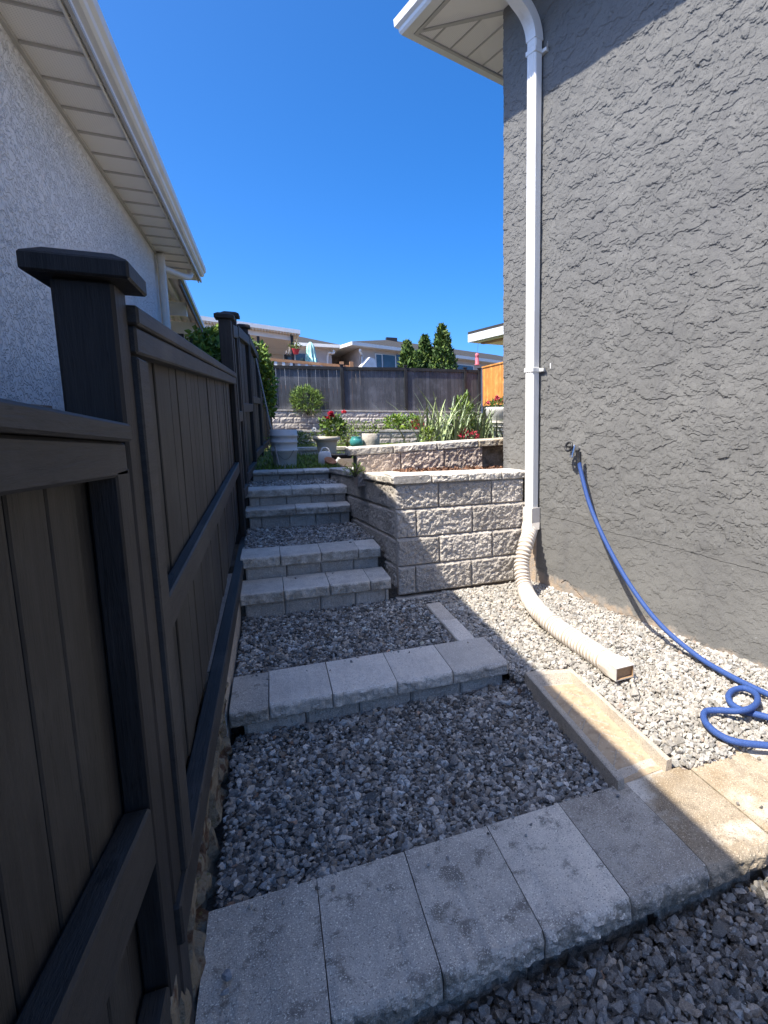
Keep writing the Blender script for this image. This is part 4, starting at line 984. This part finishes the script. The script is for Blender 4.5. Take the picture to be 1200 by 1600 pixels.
# hostas on the low wall
for i, (x, lab) in enumerate([(620, 'yellow green leafy clump on the low back wall, left one'), (640, 'yellow green leafy clump on the low back wall, right one')]):
    b = at(x, 672, 17.4); b[2] = 1.35; bush('ground_plant', lab, 'plant', b, (.42, .3, .22), 260, .15, .22, seed=30 + i, yellow=.5, lo=.9, hi=2.0, group='leafy clumps on the low wall')
b = at(653, 675, 17.3); b[2] = 1.35; bush('ground_plant', 'small red leaved plant beside the yellow green clumps', 'plant', b, (.24, .2, .15), 160, .10, .25, 'flower', 33, yellow=.0, lo=.5, hi=1.0)
for i, x in enumerate((530, 560, 598)):
    b = at(x, 668, 17.5); b[2] = 1.35; bush('ground_plant', ['thin dry plant on the low wall behind the peonies', 'thin low plant on the low wall above the teal pot', 'reddish thin plant on the low wall above the concrete pot'][i], 'plant', b, (.35, .25, .16), 130, .09, .15, seed=40 + i, yellow=.6)
# strap leaved plants in the planter
sp = [(675, 692, 6.3, .95), (693, 690, 6.6, 1.0), (712, 689, 6.3, .9), (728, 688, 6.8, .95), (744, 686, 6.5, .9), (758, 686, 6.9, .95)]
for i, (x, y, Y, h) in enumerate(sp):
    b = at(x, y, Y); b[2] = 1.18; lab = ['leftmost tall strap leaved clump in the raised planter', 'second strap leaved clump from the left in the planter', 'third strap leaved clump from the left in the planter', 'strap leaved clump below the middle of the black fence post', 'strap leaved clump left of the white urn', 'strap leaved clump touching the white urn'][i]
    straps('strap_plant', lab, b, 75, h * .66, .36, 50 + i, group='strap leaved clumps in the planter')
b = at(724, 686, 6.6); b[2] = 1.2; bush('lily_plant', 'yellow green lily stems rising among the strap leaved clumps', 'plant', b, (.16, .14, .34), 420, .085, .12, seed=61, up=.9, yellow=.6)
for i, (x, lab) in enumerate([(725, 'red foliage patch in the planter below the lily stems'), (741, 'red foliage patch in the planter left of the white urn')]):
    b = at(x, 684, 6.1); b[2] = 1.2; bush('red_plant', lab, 'plant', b, (.05, .05, .12), 45, .05, .2, 'flower', 62 + i, yellow=0, lo=.4, hi=.9)
b = at(671, 686, 6.0); b[2] = 1.2; bush('potted_plant', 'small yellow leaved plant at the left end of planter', 'plant', b, (.10, .08, .14), 90, .06, .2, seed=66, yellow=.9)
# urn on a stump
b = at(779, 685, 6.9); t = thing('planter_urn', 'white ribbed plastic urn on wooden legs beside the grey house corner', 'urn', (b[0] + .03, b[1], 1.28))
m = MB(); m.lathe([(.115, .05), (.13, .09), (.15, .22), (.165, .30), (.185, .33), (.205, .40), (.215, .44), (.205, .455), (.18, .45), (.16, .40), (0, .38)], seg=36)
for zz in (.14, .19, .245): m.lathe([(.142 + (zz - .14) * .25, zz), (.152 + (zz - .14) * .25, zz + .008), (.143 + (zz - .14) * .25, zz + .016)], seg=36)
m.build('urn_body', M['whitepot'], t)
m = MB()
for dx in (-.08, 0, .08): m.box(dx - .02, -.06, -.1, dx + .02, .06, .049)
m.build('leg', M['stem'], t)
bush('geranium', 'pink flowering plant in the white urn', 'plant', (b[0] + .03, b[1], 1.28 + .42), (.16, .14, .07), 160, .05, .25, seed=71)
g = np.random.default_rng(70); par = bpy.data.objects['geranium']
for i in range(6):
    c = np.array([g.uniform(-.17, .10), g.uniform(-.12, .05), .10 + g.uniform(0, .09)]); n = 26; d = g.normal(size=(n, 3))
    V, F, C = leafset(np.repeat(c[None], n, 0), d, g.uniform(.02, .04, n), .4, g, g.uniform(.8, 1.6, n)[:, None] * np.array([(1, 2.2, 2.0)])); raw('flower', V, F, M['flower'], C, par)

# vine over the left fence
g = np.random.default_rng(90); t = thing('climbing_vine', 'green leafy vine climbing over the far part of the dark fence', 'vine', (0, 0, 0)); Ps = []
def blob(c, r, n):
    d = g.normal(size=(n, 3)); d /= np.linalg.norm(d, axis=1)[:, None]; rad = g.uniform(.3, 1, n) ** .5 * (.7 + .5 * fbm(d[:, 0] * 2 + c[0], d[:, 1] * 2 + d[:, 2], 3, 3)); return d * rad[:, None] * np.array(r) + np.array(c)
for c, r, n in [((-.85, 6.9, 1.95), (.35, .9, .42), 1300), ((-.72, 8.2, 2.30), (.32, .8, .42), 1200), ((-.55, 9.4, 2.62), (.28, .8, .36), 1100), ((-.38, 10.6, 2.74), (.24, .7, .32), 900), ((-.10, 11.6, 2.7), (.22, .6, .35), 500), ((.02, 12.0, 2.35), (.16, .5, .40), 420), ((.04, 12.3, 1.95), (.11, .4, .35), 220), ((-1.0, 6.2, 1.75), (.35, .6, .4), 900)]:
    Ps.append(blob(c, r, n))
P = np.vstack(Ps); n = len(P); V, F, C = leafset(P, g.normal(size=(n, 3)) + np.array([.4, -.3, .5]), g.uniform(.06, .11, n), .36, g, tones(n, g, .7, 2.0, .5)); raw('foliage', V, F, M['leaf'], C, t)
m = MB()
for q in range(5): m.tube(smooth_path([(-.7 + .1 * q, 6.6 + 1.1 * q, .8), (-.75 + .12 * q, 6.8 + 1.1 * q, 1.6), (-.7 + .13 * q, 6.7 + 1.1 * q, 2.4)], 5), .015, 6)
m.build('stem', M['stem'], t)

# ------------------------------------------------------------------ beyond the back fence
def cypress(x, ytop, Y, hw, seed, label):
    g = np.random.default_rng(seed); b = at(x, 600, Y); b[2] = 1.96; top = at(x, ytop, Y)[2]; H = top - 1.96; R_ = pxs(Y, hw)
    t = thing('cypress_tree', label, 'tree', b, 0, 'conical cypresses behind the back fence')
    n = 3600; h = g.random(n) ** .8; az = g.uniform(0, 2 * math.pi, n)
    prof = np.clip((1 - h) ** .72, 0, 1) * np.clip(.55 + h * 2.5, 0, 1); lump = .72 + .55 * fbm(az * 1.6 + seed, h * 7, seed, 3)
    r = R_ * prof * lump * np.sqrt(g.uniform(.25, 1, n)) * 1.1
    P = np.column_stack([r * np.cos(az), r * np.sin(az), .12 + h * (H - .15)]); d = np.column_stack([np.cos(az) * .6, np.sin(az) * .6, np.full(n, 1.2)]) + g.normal(scale=.35, size=(n, 3))
    V, F, C = leafset(P, d, g.uniform(.10, .26, n), .20, g, tones(n, g, .5, 1.6, .3)); raw('crown', V, F, M['conifer'], C, t)
    m = MB(); m.tube([(0, 0, -.05), (0, 0, H * .5), (0, 0, H * .9)], [.07, .045, .012], 8); m.build('trunk', M['trunk'], t)
cypress(638, 537, 21.6, 22, 1, 'short rounded conifer left in the row behind the fence')
cypress(665, 528, 21.8, 23, 2, 'middle pointed conifer behind the black back fence')
cypress(692, 511, 21.5, 31, 3, 'tallest conifer in the row behind the black fence')
cypress(653, 553, 21.3, 16, 4, 'smallest conifer tucked between the two left ones')

def quad(m, pts): m.add(pts, [tuple(range(len(pts)))])
# middle house
hb = thing('stucco_house', 'cream stucco house with grey hip roof and wide window behind back fence', 'house')
c0 = at(562, 560, 28.0); c0[2] = 0; uu = np.array([.906, .423, 0]); vv = np.array([-.105, .995, 0])
ez = at(562, 543, 28.0)[2]
m = MB(); p0, p1 = c0, c0 + uu * 16; p3 = c0 + vv * 7; base = [p0, p1, p1 + vv * 7, p3]
m.prism([p + (0, 0, 1.9) for p in base], (0, 0, ez - 1.9)); 
j = c0 + vv * 4.2 - uu * 1.4; m.prism([j + (0, 0, 1.9), c0 + vv * 4.2 + (0, 0, 1.9), c0 + vv * 7 + (0, 0, 1.9), j + vv * 2.8 + (0, 0, 1.9)], (0, 0, ez - 1.9)); m.build('wall', M['wall_far'], hb)
m = MB(); ov = .55; q0 = c0 - uu * ov - vv * ov; q1 = c0 + uu * (16 + ov) - vv * ov; q2 = c0 + uu * (16 + ov) + vv * (9 + ov); q3 = c0 - uu * (ov + 1.4) + vv * (9 + ov)
ring = [q + (0, 0, ez) for q in (q0, q1, q2, q3)]
m.prism(ring, (0, 0, .16)); m.build('fascia', M['cream'], hb)
rg = at(606, 531, 31.5); r1 = rg + uu * 9
m = MB(); tp = [q + (0, 0, ez + .161) for q in (q0, q1, q2, q3)]; m.add(tp + [rg, r1], [(0, 1, 5, 4), (1, 2, 5), (2, 3, 4, 5), (3, 0, 4)]); rf = m.build('roof', M['shingle'], hb)
m = MB(); m.box(rg[0] - .1, rg[1] - .15, rg[2] - .1, rg[0] + .5, rg[1] + .15, rg[2] + .12); m.build('ridge_vent', M['steel'], rf)
def on_face(x, y):
    d = ray(x, y); n = np.array([uu[1], -uu[0], 0]); return EYE + d * (((c0 - EYE) @ n) / (d @ n))
def face_rect(m, x0, y0, x1, y1, out, dp):
    n = np.array([uu[1], -uu[0], 0]); a = on_face(x0, y0); b = on_face(x1, y0); zt_, zb_ = a[2], on_face(x0, y1)[2]
    pts = [np.array([a[0], a[1], zb_]), np.array([b[0], b[1], zb_]), np.array([b[0], b[1], zt_]), np.array([a[0], a[1], zt_])]
    m.prism([p + n * out for p in pts], -n * dp)
wroot = None
m = MB(); face_rect(m, 585, 552, 664, 577, .05, .04); wroot = m.build('window', M['white'], hb)
for (a, b_) in ((587, 595), (597, 616), (618, 639), (641, 662)):
    m = MB(); face_rect(m, a, 554, b_, 576, .065, .012); m.build('pane', M['glass'], wroot)
m = MB(); face_rect(m, 712, 568, 740, 582, .05, .04); w2 = m.build('window', M['white'], hb); m = MB(); face_rect(m, 714, 570, 738, 581, .065, .012); m.build('pane', M['glass'], w2)
m = MB(); d0 = on_face(554, 547); nn = np.array([uu[1], -uu[0], 0]); d1 = on_face(564, 556)
m.tube(smooth_path([d0 + nn * .5, d0 + nn * .45 + (0, 0, -.12), d1 + nn * .10, d1 + nn * .07 + (0, 0, -.25), d1 + nn * .07 + (0, 0, -1.5)], 6), .055, 8); m.build('downspout', M['white'], hb)
m = MB(); s0 = on_face(552, 575) + nn * .4; m.prism([s0, s0 + uu * .9, s0 + uu * .75 + (0, 0, .45), s0 + uu * .5 + (0, 0, .5)], nn * .3); m.build('stair_wall', M['white'], hb)

# left far house with deck and cover
ha = thing('stucco_house', 'cream house with grey roof behind a deck at far left', 'house')
A0 = at(418, 600, 27.5); A1 = at(520, 600, 27.5); zE = at(480, 543, 27.5)[2]
m = MB(); m.box(A0[0] - 3, 27.5, 1.9, A1[0], 35, zE); m.build('wall', M['wall_far'], ha)
m = MB(); m.box(A0[0] - 3.3, 27.0, zE, A1[0] + .35, 35.5, zE + .14); m.build('fascia', M['cream'], ha)
m = MB(); zz = zE + .141; m.add([(A0[0] - 3.3, 27.0, zz), (A1[0] + .35, 27.0, zz), (A1[0] + .35, 35.5, zz), (A0[0] - 3.3, 35.5, zz), (A0[0] - 3.3, 31, zz + 1.15), (A1[0] - 3.2, 31, zz + 1.15)], [(0, 1, 5, 4), (1, 2, 5), (2, 3, 4, 5), (3, 0, 4)]); m.build('roof', M['shingle'], ha)
m = MB(); a = at(442, 551, 27.4); b_ = at(479, 566, 27.4); m.box(a[0], 27.42, b_[2], b_[0], 27.49, a[2]); w3 = m.build('window', M['white'], ha)
for (x0, x1) in ((443.5, 459), (461.5, 477.5)):
    a = at(x0, 552, 27.4); b_ = at(x1, 565, 27.4); m = MB(); m.box(a[0], 27.405, b_[2], b_[0], 27.418, a[2]); m.build('pane', M['glass'], w3)
m = MB(); d0 = at(521, 547, 27.2); d1 = at(512, 556, 27.4); m.tube(smooth_path([d0, d0 + (0, 0, -.15), d1, d1 + (0, .05, -1.5)], 5), .05, 8); m.build('downspout', M['cream'], ha)
# deck cover
dc = thing('deck_cover', 'white edged flat deck cover with corrugated underside and dark posts', 'patio cover')
k0, k1 = at(300, 494, 23.0), at(469, 518, 23.5); k1b = at(455, 540, 27.3)
zc0, zc1 = k0[2], k1[2]
m = MB(); m.prism([k0 + (0, 0, -.09), k1 + (0, 0, -.09), k1 + (0, 0, .06), k0 + (0, 0, .06)], (0, .06, 0)); m.build('front_gutter', M['white'], dc)
m = MB(); n = 34
for i in range(n):
    a = k0 + (k1 - k0) * i / n; b_ = k0 + (k1 - k0) * (i + .55) / n
    m.prism([a + (0, .07, -.14), b_ + (0, .07, -.14), b_ + (0, .07, -.10), a + (0, .07, -.10)], (0, 4.0, -.35))
m.add([k0 + (0, .065, -.06), k1 + (0, .065, -.06), k1 + (-.6, 4.1, -.42), k0 + (-.6, 4.1, -.42), k0 + (0, .065, -.099), k1 + (0, .065, -.099), k1 + (-.6, 4.1, -.46), k0 + (-.6, 4.1, -.46)], [(0, 1, 2, 3), (7, 6, 5, 4), (0, 4, 5, 1), (1, 5, 6, 2)]); m.build('roof_sheet', M['cream'], dc)
m = MB(); m.prism([k0 + (0, .3, -.32), k1 + (-.35, .3, -.32), k1 + (-.35, .3, -.145), k0 + (0, .3, -.145)], (0, .1, 0)); m.build('beam', M['cream'], dc)
for x in (404, 457):
    a = at(x, 540, 23.6); m = MB(); m.box(a[0] - .05, 23.7, 1.9, a[0] + .05, 23.8, zc1 - .1); m.build('post', M['steel'], dc)
dk = thing('deck', 'raised brown wooden deck with rail and white balusters behind the fence', 'deck')
r0, r1_ = at(418, 559, 22.6), at(548, 571, 22.6)
m = MB(); m.prism([r0 + (0, 0, -.1), r1_ + (0, 0, -.1), r1_, r0], (0, .12, 0)); m.build('hand_rail', M['decklog'], dk)
m = MB(); m.prism([r0 + (0, .02, -1.1), r1_ + (0, .02, -1.1), r1_ + (0, .02, -.95), r0 + (0, .02, -.95)], (0, 4.2, 0)); m.build('deck_floor', M['decklog'], dk)
for i in range(12):
    p = r0 + (r1_ - r0) * i / 11; m = MB(); m.box(p[0] - .05, p[1] + .02, p[2] - .949, p[0] + .05, p[1] + .09, p[2] - .101); m.build('baluster', M['white'], dk)
for x in (534, 549):
    a = at(x, 572, 22.55); m = MB(); m.box(a[0] - .07, 22.45, 1.9, a[0] + .07, 22.59, at(x, 565, 22.5)[2]); m.build('post', M['decklog'], dk)
# folded parasol on the deck
b = at(487, 575, 24.5); b[2] -= .6; zt_ = at(487, 534, 24.5)[2] - b[2]; t = thing('parasol', 'folded turquoise parasol standing on the far deck', 'parasol', b); g = np.random.default_rng(5)
m = MB(); m.tube([(0, 0, -.3), (0, 0, zt_)], .025, 8); m.build('pole', M['metalpole'], t)
m = MB(); m.lathe([(.22, .75), (.20, 1.0), (.19, zt_ * .55), (.16, zt_ * .75), (.14, zt_ * .88), (.05, zt_ - .03), (.0, zt_)], seg=40, flute=.16, nfl=8); m.build('canopy', M['turq'], t)
# hanging red pot
b = at(462, 546, 23.4); t = thing('hanging_pot', 'red hanging flower pot beside the dark deck post', 'flower pot', b)
m = MB(); m.lathe([(.09, -.18), (.14, .0), (.15, .02), (.13, .02)], seg=20); m.build('pot', M['red'], t)
g = np.random.default_rng(6); n = 80; P = g.normal(scale=(.12, .12, .06), size=(n, 3)) + (0, 0, .10); V, F, C = leafset(P, g.normal(size=(n, 3)) + (0, 0, .6), g.uniform(.06, .12, n), .25, g, tones(n, g)); raw('foliage', V, F, M['leaf'], C, t)

# eave of the house at the far right
hc = thing('neighbour_house', 'white fascia roof corner of a house peeking past the grey wall', 'house')
Yc = 13.0; f0 = at(731, 523, Yc); f1 = at(731, 535, Yc); s1_ = on_y(800, 503, 12.0); hgt = f0[2] - f1[2]
dirv = np.array([.29, -1.32, 0]) / 1.351
m = MB(); poly = [f0, f0 + dirv * 4, f0 + dirv * 4 + np.array([3, .6, 0]), f0 + np.array([3, .25, 0])]
m.prism([p - (0, 0, hgt) for p in poly], (0, 0, hgt)); m.build('fascia', M['white'], hc)
m = MB(); ins = [f0 + np.array([.10, -.08, 0]), poly[1] + np.array([.10, 0, 0]), poly[2], poly[3] + np.array([0, -.08, 0])]
m.prism([p - (0, 0, hgt + .02) for p in ins], (0, 0, .015)); m.build('soffit', M['cream'], hc)
m = MB(); m.prism([p + (0, 0, .002) for p in poly], (0, 0, .06)); m.build('roof', M['shingle'], hc)
m = MB(); m.prism([p - (0, 0, hgt + .06) for p in (f0 + np.array([.25, -.25, 0]), f0 + dirv * 4 + np.array([.25, 0, 0]), f0 + dirv * 4 + np.array([.33, 0, 0]), f0 + np.array([.33, -.25, 0]))], (0, 0, .04)); m.build('soffit_trim', M['decklog'], hc)
# pink feeder hanging from it
b = at(745.5, 553, 14.2); t = thing('bird_feeder', 'pink hanging bird feeder under the white roof corner', 'bird feeder', b)
m = MB(); m.lathe([(.02, .02), (.05, 0), (.055, -.06), (.035, -.09), (.05, -.12), (.055, -.26), (.07, -.28), (.07, -.30), (0, -.30)], seg=16); m.build('body', M['pinkf'], t)
m = MB(); m.tube([(0, 0, .02), (-.05, -.3, .42)], .004, 5); m.build('hanger', M['metalpole'], t)
